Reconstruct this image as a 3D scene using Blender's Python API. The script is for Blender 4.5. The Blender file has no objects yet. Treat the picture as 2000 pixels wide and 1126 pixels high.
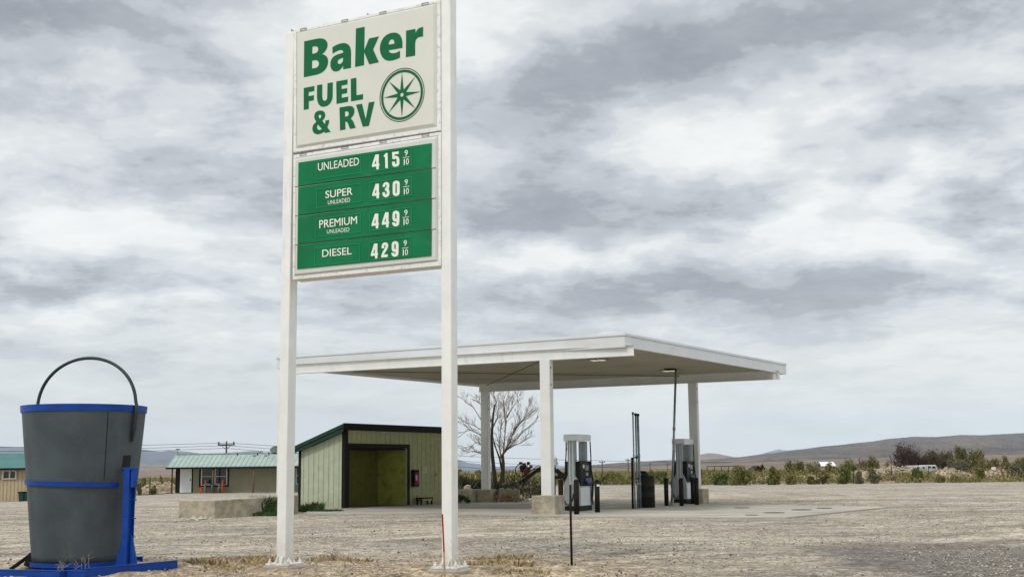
import bpy, math, random
import numpy as np
from math import sin, cos, pi, atan2, sqrt
from mathutils import Vector, Matrix, noise as mnoise
R = random.Random(7)
sc = bpy.context.scene
COL = sc.collection

# ------------------------------------------------------------------ camera maths
F = 2400.0; HC = 1.45; PITCH = math.atan(353 / F); ROLL = 0.010
fw = Vector((0, cos(PITCH), sin(PITCH))); rt = Vector((1, 0, 0)); up = Vector((0, -sin(PITCH), cos(PITCH)))
CAM = Vector((0, 0, HC))
def ray(px, py):
    dx, dy = px - 1000, py - 563
    X = dx * cos(ROLL) - dy * sin(ROLL); Y = dx * sin(ROLL) + dy * cos(ROLL)
    return rt * X - up * Y + fw * F
def U(px, py, z=0.0):
    d = ray(px, py); return CAM + d * ((z - HC) / d.z)
def UD(px, py, Y):
    d = ray(px, py); return CAM + d * (Y / d.y)
def V(*a): return Vector(a)
def ss(t):
    t = max(0.0, min(1.0, t)); return t * t * (3 - 2 * t)

cam_d = bpy.data.cameras.new('camera'); cam = bpy.data.objects.new('camera', cam_d); COL.objects.link(cam)
cr = rt * cos(ROLL) - up * sin(ROLL); cu = rt * sin(ROLL) + up * cos(ROLL)
m = Matrix((cr, cu, -fw)).transposed().to_4x4(); m.translation = CAM
cam.matrix_world = m
cam_d.sensor_width = 36; cam_d.sensor_fit = 'HORIZONTAL'; cam_d.lens = 36 * F / 2000; cam_d.clip_end = 150000; cam_d.clip_start = 0.1
sc.camera = cam

# ------------------------------------------------------------------ materials
MATS = {}
def lin(c):
    return tuple(((v / 255) / 12.92 if v / 255 <= .04045 else ((v / 255 + .055) / 1.055) ** 2.4) for v in c)
def mat(name, col, rough=.7, metal=0.0, var=.12, vs=6.0, bump=0.0, bs=60.0, dirt=None, damt=.0, ds=(2, 2, .5), spec=.22, coords='Object', emit=None, splash=None):
    """procedural paint/stone: base colour, tonal variation, streaky dirt and a bump"""
    if name in MATS: return MATS[name]
    M = bpy.data.materials.new(name); M.use_nodes = True; nt = M.node_tree; N = nt.nodes; L = nt.links
    b = N['Principled BSDF']; b.inputs['Roughness'].default_value = rough; b.inputs['Metallic'].default_value = metal
    b.inputs['Specular IOR Level'].default_value = spec
    tc = N.new('ShaderNodeTexCoord')
    def nz(scale, detail=5, rgh=.6, vec=None):
        n = N.new('ShaderNodeTexNoise'); n.inputs['Scale'].default_value = scale; n.inputs['Detail'].default_value = detail
        n.inputs['Roughness'].default_value = rgh; L.new(vec or tc.outputs[coords], n.inputs['Vector']); return n.outputs['Fac']
    def mix(f, a, c):
        x = N.new('ShaderNodeMix'); x.data_type = 'RGBA'
        if isinstance(f, float): x.inputs[0].default_value = f
        else: L.new(f, x.inputs[0])
        for s, v in ((6, a), (7, c)):
            if isinstance(v, tuple): x.inputs[s].default_value = (*v, 1)
            else: L.new(v, x.inputs[s])
        return x.outputs[2]
    def ramp(v, a, c):
        r = N.new('ShaderNodeMapRange'); r.inputs[1].default_value = a; r.inputs[2].default_value = c; L.new(v, r.inputs[0]); r.interpolation_type = 'SMOOTHSTEP'; return r.outputs[0]
    lo = tuple(v * (1 - var) for v in col); hi = tuple(min(1, v * (1 + var)) for v in col)
    c = mix(ramp(nz(vs), .3, .7), lo, hi)
    if dirt is not None:
        mp = N.new('ShaderNodeMapping'); mp.inputs['Scale'].default_value = ds; L.new(tc.outputs[coords], mp.inputs[0])
        f = ramp(nz(1.0, 7, .7, mp.outputs[0]), .62 - .3 * damt, .8 - .1 * damt)
        mm = N.new('ShaderNodeMath'); mm.operation = 'MULTIPLY'; L.new(f, mm.inputs[0]); mm.inputs[1].default_value = min(1, damt * 1.4)
        c = mix(mm.outputs[0], c, dirt)
    if splash:
        sx = N.new('ShaderNodeSeparateXYZ'); L.new(tc.outputs[coords], sx.inputs[0])
        r1 = N.new('ShaderNodeMapRange'); r1.inputs[1].default_value = 0; r1.inputs[2].default_value = splash; r1.inputs[3].default_value = .75; r1.inputs[4].default_value = 0; L.new(sx.outputs[2], r1.inputs[0])
        m2 = N.new('ShaderNodeMath'); m2.operation = 'MULTIPLY'; L.new(r1.outputs[0], m2.inputs[0]); L.new(ramp(nz(9.0, 7, .75), .35, .65), m2.inputs[1]); c = mix(m2.outputs[0], c, (.33, .26, .175))
    L.new(c, b.inputs['Base Color'])
    if bump:
        bp = N.new('ShaderNodeBump'); bp.inputs['Strength'].default_value = bump; bp.inputs['Distance'].default_value = .02
        L.new(nz(bs, 4), bp.inputs['Height']); L.new(bp.outputs[0], b.inputs['Normal'])
    if emit:
        b.inputs['Emission Color'].default_value = (*emit[0], 1); b.inputs['Emission Strength'].default_value = emit[1]
    M['nodes'] = 1; MATS[name] = M; return M

white = mat('white painted steel', (.76, .765, .74), .5, var=.04, vs=3, dirt=(.36, .31, .23), damt=.28, ds=(9, 9, 1.0), splash=.55)
canopy_white = mat('canopy white paint', (.68, .69, .675), .5, var=.04, vs=1.5, dirt=(.42, .40, .34), damt=.3, ds=(4, 4, 1.5))
fascia = mat('fascia sheet metal', (.62, .64, .65), .4, var=.05, vs=.8, dirt=(.42, .43, .42), damt=.25, ds=(.6, .6, 5))
frame_m = mat('white sign frame metal', (.74, .74, .72), .4, var=.05, vs=4, dirt=(.10, .07, .05), damt=.42, ds=(18, 18, 18))
face_m = mat('cream acrylic sign face', (.62, .625, .565), .35, var=.025, vs=1.5, dirt=(.50, .46, .38), damt=.2, ds=(3, 3, 1))
pface_m = mat('grey acrylic price surround', (.58, .59, .565), .35, var=.03, vs=2)
green_ink = mat('dark green vinyl', (.0, .115, .037), .4, var=.06, vs=6)
panel_green = mat('green price panel', (.0, .150, .052), .38, var=.13, vs=1.6, dirt=(.02, .20, .09), damt=.35, ds=(2, 2, 5))
panel_rim = mat('raised green panel rim', (.012, .25, .105), .3, var=.1)
black_seam = mat('black seam', (.012, .012, .012), .7)
off_white = mat('white vinyl figures', (.74, .75, .67), .45, var=.05, vs=10)
concrete = mat('weathered concrete', (.38, .34, .26), .9, var=.22, vs=3, bump=.4, bs=25, dirt=(.12, .10, .07), damt=.5, ds=(1.6, 1.6, 3.0))
concrete2 = mat('pale footing concrete', (.34, .31, .26), .9, var=.2, vs=6, bump=.4, bs=25, dirt=(.16, .13, .1), damt=.4)
grey_plastic = mat('faded dark grey fibreglass', (.062, .078, .088), .6, var=.2, vs=1.3, dirt=(.13, .135, .125), damt=.35, ds=(1.2, 1.2, .35), bump=.25, bs=5)
dark_patch = mat('dark tar patch', (.012, .011, .01), .6)
blue = mat('royal blue paint', (.005, .050, .29), .45, var=.15, vs=4, dirt=(.02, .03, .09), damt=.35, ds=(6, 6, 2))
pipe_grey = mat('grey rubber handle', (.035, .042, .046), .5, var=.2, vs=6)
galv = mat('galvanised pipe', (.27, .30, .30), .45, .5, var=.2, vs=5, dirt=(.07, .06, .045), damt=.5, ds=(10, 10, 1))
dark_metal = mat('dark weathered steel', (.009, .0085, .008), .65, .1, var=.3, vs=8, dirt=(.05, .025, .012), damt=.2, ds=(8, 8, 3))
rust = mat('rusty steel', (.012, .009, .008), .8, .1, var=.4, vs=9, dirt=(.08, .035, .016), damt=.3, ds=(6, 6, 4))
rust_red = mat('faded red machinery paint', (.075, .017, .016), .7, .1, var=.4, vs=7, dirt=(.05, .025, .015), damt=.6, ds=(6, 6, 4))
black = mat('black plastic', (.004, .004, .0045), .5, var=.2, vs=8)
rubber = mat('black rubber hose', (.008, .008, .008), .45)
pump_white = mat('pump white panel', (.62, .65, .66), .4, var=.05, vs=3, dirt=(.3, .3, .28), damt=.3, ds=(4, 4, 1))
pump_grey = mat('pump brushed grey', (.25, .28, .29), .4, .3, var=.15, vs=4, dirt=(.16, .17, .17), damt=.35, ds=(8, 8, 1))
glass = mat('dark window glass', (.008, .009, .011), .08, var=.1, spec=.5)
screen = mat('pump display glass', (.10, .14, .15), .15, var=.3, vs=14)
nozzle_m = mat('nozzle bluish grey', (.12, .13, .24), .4, var=.4, vs=20)
siding = mat('pale sage siding', (.41, .46, .34), .75, var=.07, vs=4, dirt=(.20, .22, .15), damt=.3, ds=(4, 4, .6), splash=.6)
siding2 = mat('olive sage siding', (.39, .41, .215), .75, var=.12, vs=7, dirt=(.15, .15, .08), damt=.4, ds=(6, 6, .8), splash=.5)
alcove_lit_m = mat('lit olive plywood', (.36, .38, .075), .8, var=.10, vs=3, dirt=(.11, .08, .035), damt=.5, ds=(4, 4, 3))  # alcove side walls: brighter olive paints in the light on them
groove = mat('dark siding groove', (.17, .19, .12), .9)  # darker olive for the thin groove strips
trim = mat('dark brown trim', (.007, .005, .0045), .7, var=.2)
roof_green = mat('dark green roof edge', (.010, .042, .026), .45, var=.2)
roof_sage = mat('sage green metal roof', (.32, .40, .36), .45, .15, var=.1, vs=1.2, dirt=(.20, .27, .2), damt=.3, ds=(.6, .6, .6))
roof_teal = mat('teal green metal roof', (.085, .22, .21), .42, .15, var=.12, vs=1.2)
house_wall = mat('sage grey stucco', (.255, .25, .17), .85, var=.06, vs=1.5)
tan_wall = mat('tan ribbed siding', (.46, .38, .25), .75, var=.06, vs=2)
tan_rib = mat('tan siding rib', (.38, .31, .20), .75)
door_white = mat('white door', (.70, .71, .71), .5, var=.04)
win_frame = mat('white window frame', (.62, .58, .54), .5)
orange = mat('orange plastic', (.62, .07, .02), .5, var=.1)
teal = mat('teal painted wood', (.03, .26, .28), .5, var=.1)
wood = mat('weathered wood', (.16, .10, .06), .85, var=.3, vs=8, ds=(8, 8, 1), dirt=(.07, .04, .03), damt=.4)
red_wood = mat('dark red post', (.10, .02, .012), .8, var=.2)
pole_wood = mat('utility pole wood', (.085, .07, .055), .9, var=.25, vs=3)
bark = mat('dark bark', (.035, .026, .019), .95, var=.35, vs=14)
twig = mat('grey brown twigs', (.19, .137, .092), .95, var=.3, vs=5)
purple_twig = mat('purplish twigs', (.085, .058, .055), .95, var=.3, vs=1.2)
olive_twig = mat('olive brown twigs', (.12, .10, .055), .95, var=.3, vs=1.2)
stone = mat('pale limestone rock', (.36, .31, .24), .9, var=.25, vs=4, bump=.3, bs=20)
whitestone = mat('white rock', (.46, .43, .37), .9, var=.2, vs=6)
redpaint = mat('red paint', (.33, .025, .012), .5, var=.15)
stakewood = mat('raw stake wood', (.42, .27, .15), .8, var=.2, vs=9)
paper = mat('cream notice paper', (.55, .53, .33), .7)
yellow = mat('yellow notice', (.42, .33, .06), .7)
def leafmats(nm, c, k=(.55, 1.0, 1.5)):
    return [mat('%s %d' % (nm, i), tuple(v * q for v in c), .7, var=.25, vs=3, spec=.25) for i, q in enumerate(k)]
L_green = leafmats('sage bush leaf', (.14, .138, .038))
L_bright = leafmats('fresh green leaf', (.105, .13, .032))
L_olive = leafmats('olive leaf', (.18, .16, .058))
L_dry = leafmats('dry straw leaf', (.36, .28, .155), (.6, 1, 1.3))
L_dark = leafmats('dark green leaf', (.030, .040, .018))
L_grass = leafmats('weed green', (.034, .066, .018))
L_sage = leafmats('grey sage leaf', (.15, .14, .085))

# ------------------------------------------------------------------ mesh builder
class MB:
    def __init__(s): s.v = []; s.f = []; s.m = []; s.sm = []
    def add(s, vs, fs, mi=0, smooth=False):
        o = len(s.v); s.v += [tuple(p) for p in vs]
        for f in fs: s.f.append(tuple(i + o for i in f)); s.m.append(mi); s.sm.append(smooth)
    def box(s, c, size, ax=None, mi=0):
        """c centre; size full extents; ax = (ex, ey, ez)"""
        ex, ey, ez = ax or (V(1, 0, 0), V(0, 1, 0), V(0, 0, 1))
        c = Vector(c); a, b, d = [q / 2 for q in size]
        vs = [c + ex * (a * i) + ey * (b * j) + ez * (d * k) for k in (-1, 1) for j in (-1, 1) for i in (-1, 1)]
        s.add(vs, [(0, 2, 3, 1), (4, 5, 7, 6), (0, 1, 5, 4), (2, 6, 7, 3), (0, 4, 6, 2), (1, 3, 7, 5)], mi)
    def bar(s, a, b, w, h=None, mi=0, side=None):
        a = Vector(a); b = Vector(b); h = h or w; d = (b - a); l = d.length; d.normalize()
        e = side or (V(0, 0, 1) if abs(d.z) < .9 else V(1, 0, 0))
        x = d.cross(e).normalized(); y = x.cross(d).normalized()
        s.box((a + b) / 2, (l, w, h), (d, x, y), mi)
    def hexa(s, q0, q1, mi=0):
        """prism between two quads (same winding)"""
        s.add(list(q0) + list(q1), [(3, 2, 1, 0), (4, 5, 6, 7), (0, 1, 5, 4), (1, 2, 6, 5), (2, 3, 7, 6), (3, 0, 4, 7)], mi)
    def tube(s, pts, r, n=8, mi=0, cap=True):
        pts = [Vector(p) for p in pts]; rs = r if isinstance(r, (list, tuple)) else [r] * len(pts)
        vs = []; fs = []; pe = None
        for i, p in enumerate(pts):
            d = (pts[min(i + 1, len(pts) - 1)] - pts[max(i - 1, 0)]).normalized()
            if pe is None:
                e = V(0, 0, 1) if abs(d.z) < .9 else V(1, 0, 0); x = d.cross(e).normalized()
            else:
                x = (pe - d * pe.dot(d)).normalized()
            pe = x; y = d.cross(x)
            vs += [p + (x * cos(2 * pi * k / n) + y * sin(2 * pi * k / n)) * rs[i] for k in range(n)]
        for i in range(len(pts) - 1):
            for k in range(n):
                fs.append((i * n + k, i * n + (k + 1) % n, (i + 1) * n + (k + 1) % n, (i + 1) * n + k))
        s.add(vs, fs, mi, n > 4)
        if cap:
            o = len(s.v) - len(vs)
            s.f.append(tuple(o + k for k in reversed(range(n)))); s.m.append(mi); s.sm.append(False)
            e = o + len(vs) - n; s.f.append(tuple(e + k for k in range(n))); s.m.append(mi); s.sm.append(False)
    def lathe(s, c, prof, n=32, mi=0, sx=1, sy=1, smooth=True, caps=True):
        c = Vector(c); vs = [c + V(r * sx * cos(2 * pi * k / n), r * sy * sin(2 * pi * k / n), z) for r, z in prof for k in range(n)]
        fs = [(i * n + k, i * n + (k + 1) % n, (i + 1) * n + (k + 1) % n, (i + 1) * n + k) for i in range(len(prof) - 1) for k in range(n)]
        s.add(vs, fs, mi, smooth)
        if caps:
            o = len(s.v) - len(vs); s.f.append(tuple(o + k for k in reversed(range(n)))); s.m.append(mi); s.sm.append(False)
            e = o + len(vs) - n; s.f.append(tuple(e + k for k in range(n))); s.m.append(mi); s.sm.append(False)
    def rock(s, c, r, rz=None, mi=0, rnd=R):
        rz = rz or r * .7; c = Vector(c); ph = rnd.random() * 7
        vs = [c + V(0, 0, rz)]; N_ = 7
        for j, (h, q) in enumerate(((.55, .7), (-.1, 1), (-.6, .8))):
            for k in range(N_):
                a = ph + 2 * pi * (k + .5 * j) / N_; w = q * r * rnd.uniform(.72, 1.18)
                vs.append(c + V(w * cos(a), w * sin(a), rz * (h + rnd.uniform(-.15, .15))))
        fs = [(0, 1 + k, 1 + (k + 1) % N_) for k in range(N_)]
        for j in range(2):
            for k in range(N_):
                a = 1 + j * N_ + k; b = 1 + j * N_ + (k + 1) % N_; fs.append((a, a + N_, b + N_, b))
        fs.append(tuple(1 + 2 * N_ + k for k in reversed(range(N_))))
        s.add(vs, fs, mi)
    def build(s, name, mats, root=None, label=None):
        me = bpy.data.meshes.new(name)
        loc = root['_w'] if root is not None else (0, 0, 0)
        off = Vector(loc)
        me.from_pydata([(p[0] - off.x, p[1] - off.y, p[2] - off.z) for p in s.v], [], s.f)
        for M in (mats if isinstance(mats, list) else [mats]): me.materials.append(M)
        me.polygons.foreach_set('material_index', s.m); me.polygons.foreach_set('use_smooth', s.sm); me.update()
        o = bpy.data.objects.new(name, me); COL.objects.link(o)
        if root is not None:
            o.parent = root; o['_w'] = tuple(off)
        if label: o['label'] = label
        return o

def tag(o, label, cat, group=None, kind=None):
    if label: o['label'] = label
    if cat: o['category'] = cat
    if group: o['group'] = group
    if kind: o['kind'] = kind
    return o
def thing(name, loc, label, cat, group=None):
    o = bpy.data.objects.new(name, None); o.location = loc; o.empty_display_size = .2; COL.objects.link(o)
    o['_w'] = tuple(loc); return tag(o, label, cat, group)
def solo(name, mb, mats, loc, label, cat, group=None):
    """a thing that is one mesh, origin at its base"""
    me_root = {'_w': tuple(loc)}
    class D(dict): pass
    o = MB.build(mb, name, mats)
    me = o.data; me.transform(Matrix.Translation(-Vector(loc))); o.location = loc
    return tag(o, label, cat, group)
def bev(o, w=.006, seg=2):
    b = o.modifiers.new('bevel', 'BEVEL'); b.width = w; b.segments = seg; b.limit_method = 'ANGLE'; b.angle_limit = .7
    return o
def copy_thing(src, loc, label, rz=None, group=None):
    def cp(o, parent):
        c = o.copy(); COL.objects.link(c); c.parent = parent
        for ch in list(o.children): cp(ch, c)
        return c
    c = src.copy(); COL.objects.link(c)
    for ch in list(src.children): cp(ch, c)
    c.location = loc; c['label'] = label
    if rz is not None: c.rotation_euler = (0, 0, rz)
    if group: c['group'] = group
    return c

# text -> flat mesh warped into a quad
def glyphs(txt, bold=0.0):
    cu_ = bpy.data.curves.new('text', 'FONT'); cu_.body = txt; cu_.size = 1; cu_.offset = bold; cu_.resolution_u = 5; cu_.fill_mode = 'FRONT'
    o = bpy.data.objects.new('text', cu_); COL.objects.link(o)
    bpy.context.view_layer.update()
    me = bpy.data.meshes.new_from_object(o.evaluated_get(bpy.context.evaluated_depsgraph_get()))
    vs = [tuple(v.co) for v in me.vertices]; fs = [tuple(p.vertices) for p in me.polygons]
    bpy.data.objects.remove(o); bpy.data.meshes.remove(me); bpy.data.curves.remove(cu_)
    return vs, fs
def bil(q, a, b):
    """q = tl, tr, br, bl (world); a right, b up"""
    return (q[3] * (1 - a) + q[2] * a) * (1 - b) + (q[0] * (1 - a) + q[1] * a) * b
def text(mb, txt, q, bold=0.0, mi=0, by=None):
    """letters thickened by stacking shifted copies (0.2 mm apart), then fitted to a quad"""
    vs, fs = glyphs(txt)
    by = bold * .55 if by is None else by
    sh = [(0, 0)] + ([(bold * i / 3, by * j / 2) for i in range(-3, 4) for j in range(-2, 3) if abs(i) == 3 or abs(j) == 2] + [(bold * .4, 0), (-bold * .4, 0)] if bold else [])
    x0 = min(v[0] for v in vs) - bold; x1 = max(v[0] for v in vs) + bold; y0 = min(v[1] for v in vs) - by; y1 = max(v[1] for v in vs) + by
    nq = (q[1] - q[3]).cross(q[0] - q[2]).normalized()
    if nq.dot(CAM - q[0]) < 0: nq = -nq
    for i, (a, b) in enumerate(sh):
        mb.add([bil(q, (v[0] + a - x0) / (x1 - x0), (v[1] + b - y0) / (y1 - y0)) + nq * (i * .0002) for v in vs], fs, mi)

# ------------------------------------------------------------------ layout directions
ZB = 4.95
pFL, pFR = U(580, 733, ZB), U(1066, 703, ZB); pBL, pBR = U(953, 765, ZB), U(1352, 747, ZB)
for p in (pFL, pFR, pBL, pBR): p.z = 0
e1 = (pFR - pFL + pBR - pBL).normalized(); e2 = (pBL - pFL + pBR - pFR).normalized()
EZ = V(0, 0, 1)
ang = atan2(e1.y, e1.x)
print('posts', [tuple(round(c, 2) for c in p) for p in (pFL, pFR, pBL, pBR)], 'ang', math.degrees(ang), math.degrees(atan2(e2.y, e2.x)))
# square the pair
n2 = V(-e1.y, e1.x, 0); e2 = (e2 + n2).normalized(); e1 = V(e2.y, -e2.x, 0)

def gz(x, y):
    z = -.2 * ss((y - 58) / 40) * ss((-x - 4) / 10) - .28 * ss((y - 55) / 30) * ss((-x - 27) / 6)
    r = sqrt(x * x + y * y)
    # valley floor rises far away to the right
    az = atan2(x, y)
    if r > 700:
        z += (r - 700) * .0105 * ss((az + .02) / .4) * ss((r - 700) / 1500)
    return z

# ================================================================== GROUND
def ground():
    heaps = [(U(556, 1103, .08), .42), (U(879, 1110, .08), .42), (U(1117, 1109, 0), .12), (U(175, 1100, 0), 1.15), (U(300, 1102, 0), .5)]
    ys = []; y = 9.0
    while y < 24: ys.append(y); y += .085
    while y < 130: ys.append(y); y *= 1.022
    while y < 2600: ys.append(y); y *= 1.06
    NX = 230; ts = [(-1 + 2 * i / NX) for i in range(NX + 1)]
    vs = []; fs = []
    for y in ys:
        for t in ts:
            x = t * (y * .62 + 6)
            z = gz(x, y)
            if y < 120:
                k = min(1, 30 / y)
                z += .018 * k * (mnoise.noise(V(x * 1.1, y * 1.1, 3)))
                # rough broken dirt beside the sign footings
                d = ss((21.5 - y + 1.2 * mnoise.noise(V(x * .5, y * .5, 0))) / 2.0) * ss((3.2 - x) / 2.5)
                z += d * (.045 * max(0, mnoise.noise(V(x * 2.3, y * 2.3, 1)) + .15) + .03 * mnoise.noise(V(x * 6, y * 6, 5)) + .012 * mnoise.noise(V(x * 15, y * 15, 5)))
                z -= .012
            if y < 24:
                for q_, r0_ in heaps:
                    dd = sqrt((x - q_.x) ** 2 + (y - q_.y) ** 2); z += .075 * math.exp(-((dd - r0_) / .16) ** 2) * (.5 + .9 * abs(mnoise.noise(V(x * 3, y * 3, 8))))
            vs.append((x, y, z))
    n = NX + 1
    for j in range(len(ys) - 1):
        for i in range(NX): fs.append((j * n + i, j * n + i + 1, (j + 1) * n + i + 1, (j + 1) * n + i))
    me = bpy.data.meshes.new('ground'); me.from_pydata(vs, [], fs)
    me.polygons.foreach_set('use_smooth', [True] * len(fs))
    M = bpy.data.materials.new('gravel lot'); M.use_nodes = True; nt = M.node_tree; N = nt.nodes; L = nt.links
    b = N['Principled BSDF']; b.inputs['Roughness'].default_value = .95; b.inputs['Specular IOR Level'].default_value = .15
    geo = N.new('ShaderNodeNewGeometry'); P = geo.outputs['Position']
    def mapv(sx, sy, sz=1):
        q = N.new('ShaderNodeMapping'); q.inputs['Scale'].default_value = (sx, sy, sz); L.new(P, q.inputs[0]); return q.outputs[0]
    def nz(scale, det=4, rg=.6, vec=None):
        q = N.new('ShaderNodeTexNoise'); q.inputs['Scale'].default_value = scale; q.inputs['Detail'].default_value = det; q.inputs['Roughness'].default_value = rg
        L.new(vec or P, q.inputs['Vector']); return q.outputs['Fac']
    def rng(v, a, c, lo=0, hi=1):
        r = N.new('ShaderNodeMapRange'); r.interpolation_type = 'SMOOTHSTEP'
        for i, x in enumerate((a, c, lo, hi)): r.inputs[i + 1].default_value = x
        L.new(v, r.inputs[0]); return r.outputs[0]
    def mix(f, a, c, mode='MIX'):
        x = N.new('ShaderNodeMix'); x.data_type = 'RGBA'; x.blend_type = mode
        if isinstance(f, (int, float)): x.inputs[0].default_value = f
        else: L.new(f, x.inputs[0])
        for s, v in ((6, a), (7, c)):
            if isinstance(v, tuple): x.inputs[s].default_value = (*v, 1)
            else: L.new(v, x.inputs[s])
        return x.outputs[2]
    def math_(op, a, c=0.0):
        x = N.new('ShaderNodeMath'); x.operation = op
        for i, v in enumerate((a, c)):
            if isinstance(v, (int, float)): x.inputs[i].default_value = v
            else: L.new(v, x.inputs[i])
        return x.outputs[0]
    sep = N.new('ShaderNodeSeparateXYZ'); L.new(P, sep.inputs[0]); X, Y = sep.outputs[0], sep.outputs[1]
    grey = (.262, .236, .194); tan = (.42, .362, .286)
    c = mix(rng(nz(.22, 3), .35, .65), grey, tan)
    # tyre-smoothed bands running across the lot
    c = mix(rng(nz(1, 4, .6, mapv(.12, .55)), .45, .62, 0, .55), c, (.43, .385, .31))
    c = mix(rng(nz(1, 4, .65, mapv(.16, .8)), .52, .66, 0, .6), c, (.215, .185, .145))
    # brown dirt in the near foreground
    nw = nz(.5, 4)
    dirtf = rng(math_('ADD', Y, math_('MULTIPLY', nw, -7.0)), 15.0, 20.0, 1, 0)
    dirtf = math_('MULTIPLY', dirtf, rng(math_('ADD', X, math_('MULTIPLY', nw, 5)), 2.5, 6.5, 1, 0))
    dcol = mix(rng(nz(3.5, 5), .35, .65), (.30, .215, .13), (.46, .37, .255))
    dcol = mix(rng(nz(1.4, 5, .7), .55, .68), dcol, (.19, .14, .075))
    c = mix(math_('MULTIPLY', dirtf, .85), c, dcol)
    # pale dust patch below the canopy and worn dark asphalt on the right
    asp = math_('MULTIPLY', rng(math_('ADD', X, math_('MULTIPLY', nz(.35, 5, .65), 7.0)), 7.2, 9.0), rng(math_('ADD', Y, math_('MULTIPLY', nz(.5, 4), 9)), 26.0, 30.0, 1, 0))
    c = mix(math_('MULTIPLY', asp, .85), c, (.145, .134, .12))
    far = rng(Y, 60.0, 100.0)
    c = mix(math_('MULTIPLY', far, .55), c, (.30, .275, .245))
    # wheel tracks curving across the lot
    for cx_, cy_, fr_, seed_ in ((-38.0, 70.0, 3.4, 0.0), (30.0, -14.0, 3.0, 5.0)):
        dx_ = math_('SUBTRACT', X, cx_); dy_ = math_('SUBTRACT', Y, cy_)
        rr_ = math_('SQRT', math_('ADD', math_('MULTIPLY', dx_, dx_), math_('MULTIPLY', dy_, dy_)))
        rr_ = math_('ADD', rr_, math_('MULTIPLY', nz(.25, 2), 2.0))
        wv_ = math_('SINE', math_('MULTIPLY', rr_, fr_))
        tk = math_('MULTIPLY', rng(wv_, .55, .95), rng(nz(.13, 3), .48, .62))
        c = mix(math_('MULTIPLY', tk, .5), c, (.19, .165, .135)); 
        tk2 = math_('MULTIPLY', rng(wv_, -.4, -.9), rng(nz(.13, 3), .48, .62)); c = mix(math_('MULTIPLY', tk2, .4), c, (.56, .50, .41))
    # damp and oily stains
    c = mix(rng(nz(.55, 6, .7), .64, .74, 0, .6), c, (.14, .12, .10))
    # pebbles: bright and dark stones
    vo = N.new('ShaderNodeTexVoronoi'); vo.inputs['Scale'].default_value = 16; L.new(P, vo.inputs['Vector'])
    vb = N.new('ShaderNodeRGBToBW'); L.new(vo.outputs['Color'], vb.inputs[0])
    c = mix(.85, c, mix(vb.outputs[0], (.18, .18, .18), (.86, .86, .86)), 'OVERLAY')
    vo3 = N.new('ShaderNodeTexVoronoi'); vo3.inputs['Scale'].default_value = 5; L.new(P, vo3.inputs['Vector'])
    vb3 = N.new('ShaderNodeRGBToBW'); L.new(vo3.outputs['Color'], vb3.inputs[0])
    c = mix(.55, c, mix(vb3.outputs[0], (.2, .2, .2), (.78, .78, .78)), 'OVERLAY')
    c = mix(rng(nz(9, 6, .75), .62, .72, 0, .6), c, (.10, .08, .06))
    # beyond the fence: dry range land
    rl = math_('ADD', Y, math_('MULTIPLY', nz(.04, 4), 16))
    bey = rng(rl, 113.0, 119.0)
    rc = mix(rng(nz(.02, 6, .7), .4, .6), (.16, .135, .08), (.28, .22, .145))
    rc = mix(rng(nz(.3, 5, .7), .45, .6), rc, (.09, .095, .045))
    rc = mix(rng(Y, 350.0, 1300.0), rc, mix(rng(nz(1, 6, .65, mapv(.0012, .004)), .42, .6), (.215, .155, .115), (.125, .11, .075)))
    c = mix(bey, c, rc)
    L.new(c, b.inputs['Base Color'])
    h = math_('ADD', math_('MULTIPLY', vo.outputs['Distance'], .6), nz(40, 5, .7))
    bp = N.new('ShaderNodeBump'); bp.inputs['Strength'].default_value = .9; bp.inputs['Distance'].default_value = .03; L.new(h, bp.inputs['Height']); L.new(bp.outputs[0], b.inputs['Normal'])
    me.materials.append(M)
    o = bpy.data.objects.new('ground', me); COL.objects.link(o); tag(o, None, None, kind='structure'); return o
ground()

# loose gravel: thousands of small stones lying on the lot
def gravel():
    rnd = random.Random(3); vs = []; fs = []; mi = []
    for i in range(60000):
        y = 15 + 40 * rnd.random() ** 1.8
        x = rnd.uniform(-.47, .47) * y
        q_ = mnoise.noise(V(x * .35, y * .35, 9)) + .6 * mnoise.noise(V(x * 1.3, y * .9, 2)) + .4 * mnoise.noise(V(x * 4, y * 3, 7))
        if q_ < rnd.uniform(-.35, .35): continue
        r = .007 + .018 * rnd.random() ** 3 + (.022 * rnd.random() if rnd.random() < .008 else 0)
        o = len(vs); a = rnd.random() * 7; z = gz(x, y)
        d = ss((21.5 - y + 1.2 * mnoise.noise(V(x * .5, y * .5, 0))) / 2.0) * ss((3.2 - x) / 2.5)
        z += d * .045 * max(0, mnoise.noise(V(x * 2.3, y * 2.3, 1)) + .15)
        for k in range(4):
            q = a + k * pi / 2; w = r * rnd.uniform(.7, 1.3)
            vs.append((x + w * cos(q), y + w * sin(q), z + r * .1))
        vs.append((x, y, z + r * rnd.uniform(.6, 1.0))); vs.append((x, y, z - r))
        mm = rnd.choice((0, 0, 0, 0, 0, 1, 1, 1, 1, 3, 3, 2) if rnd.random() < .6 else (0, 1, 3))
        for k in range(4):
            fs.append((o + k, o + (k + 1) % 4, o + 4)); mi.append(mm)
            fs.append((o + (k + 1) % 4, o + k, o + 5)); mi.append(mm)
    me = bpy.data.meshes.new('gravel'); me.from_pydata(vs, [], fs)
    for n_, c_ in (('tan pebble', (.40, .34, .27)), ('grey pebble', (.27, .25, .22)), ('dark pebble', (.10, .085, .07)), ('pale pebble', (.46, .42, .35))):
        me.materials.append(mat(n_, c_, .9, var=.2))
    me.polygons.foreach_set('material_index', mi)
    o = bpy.data.objects.new('gravel', me); COL.objects.link(o); tag(o, 'loose pale gravel scattered over the forecourt lot', 'gravel', kind='stuff')
gravel()

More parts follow.
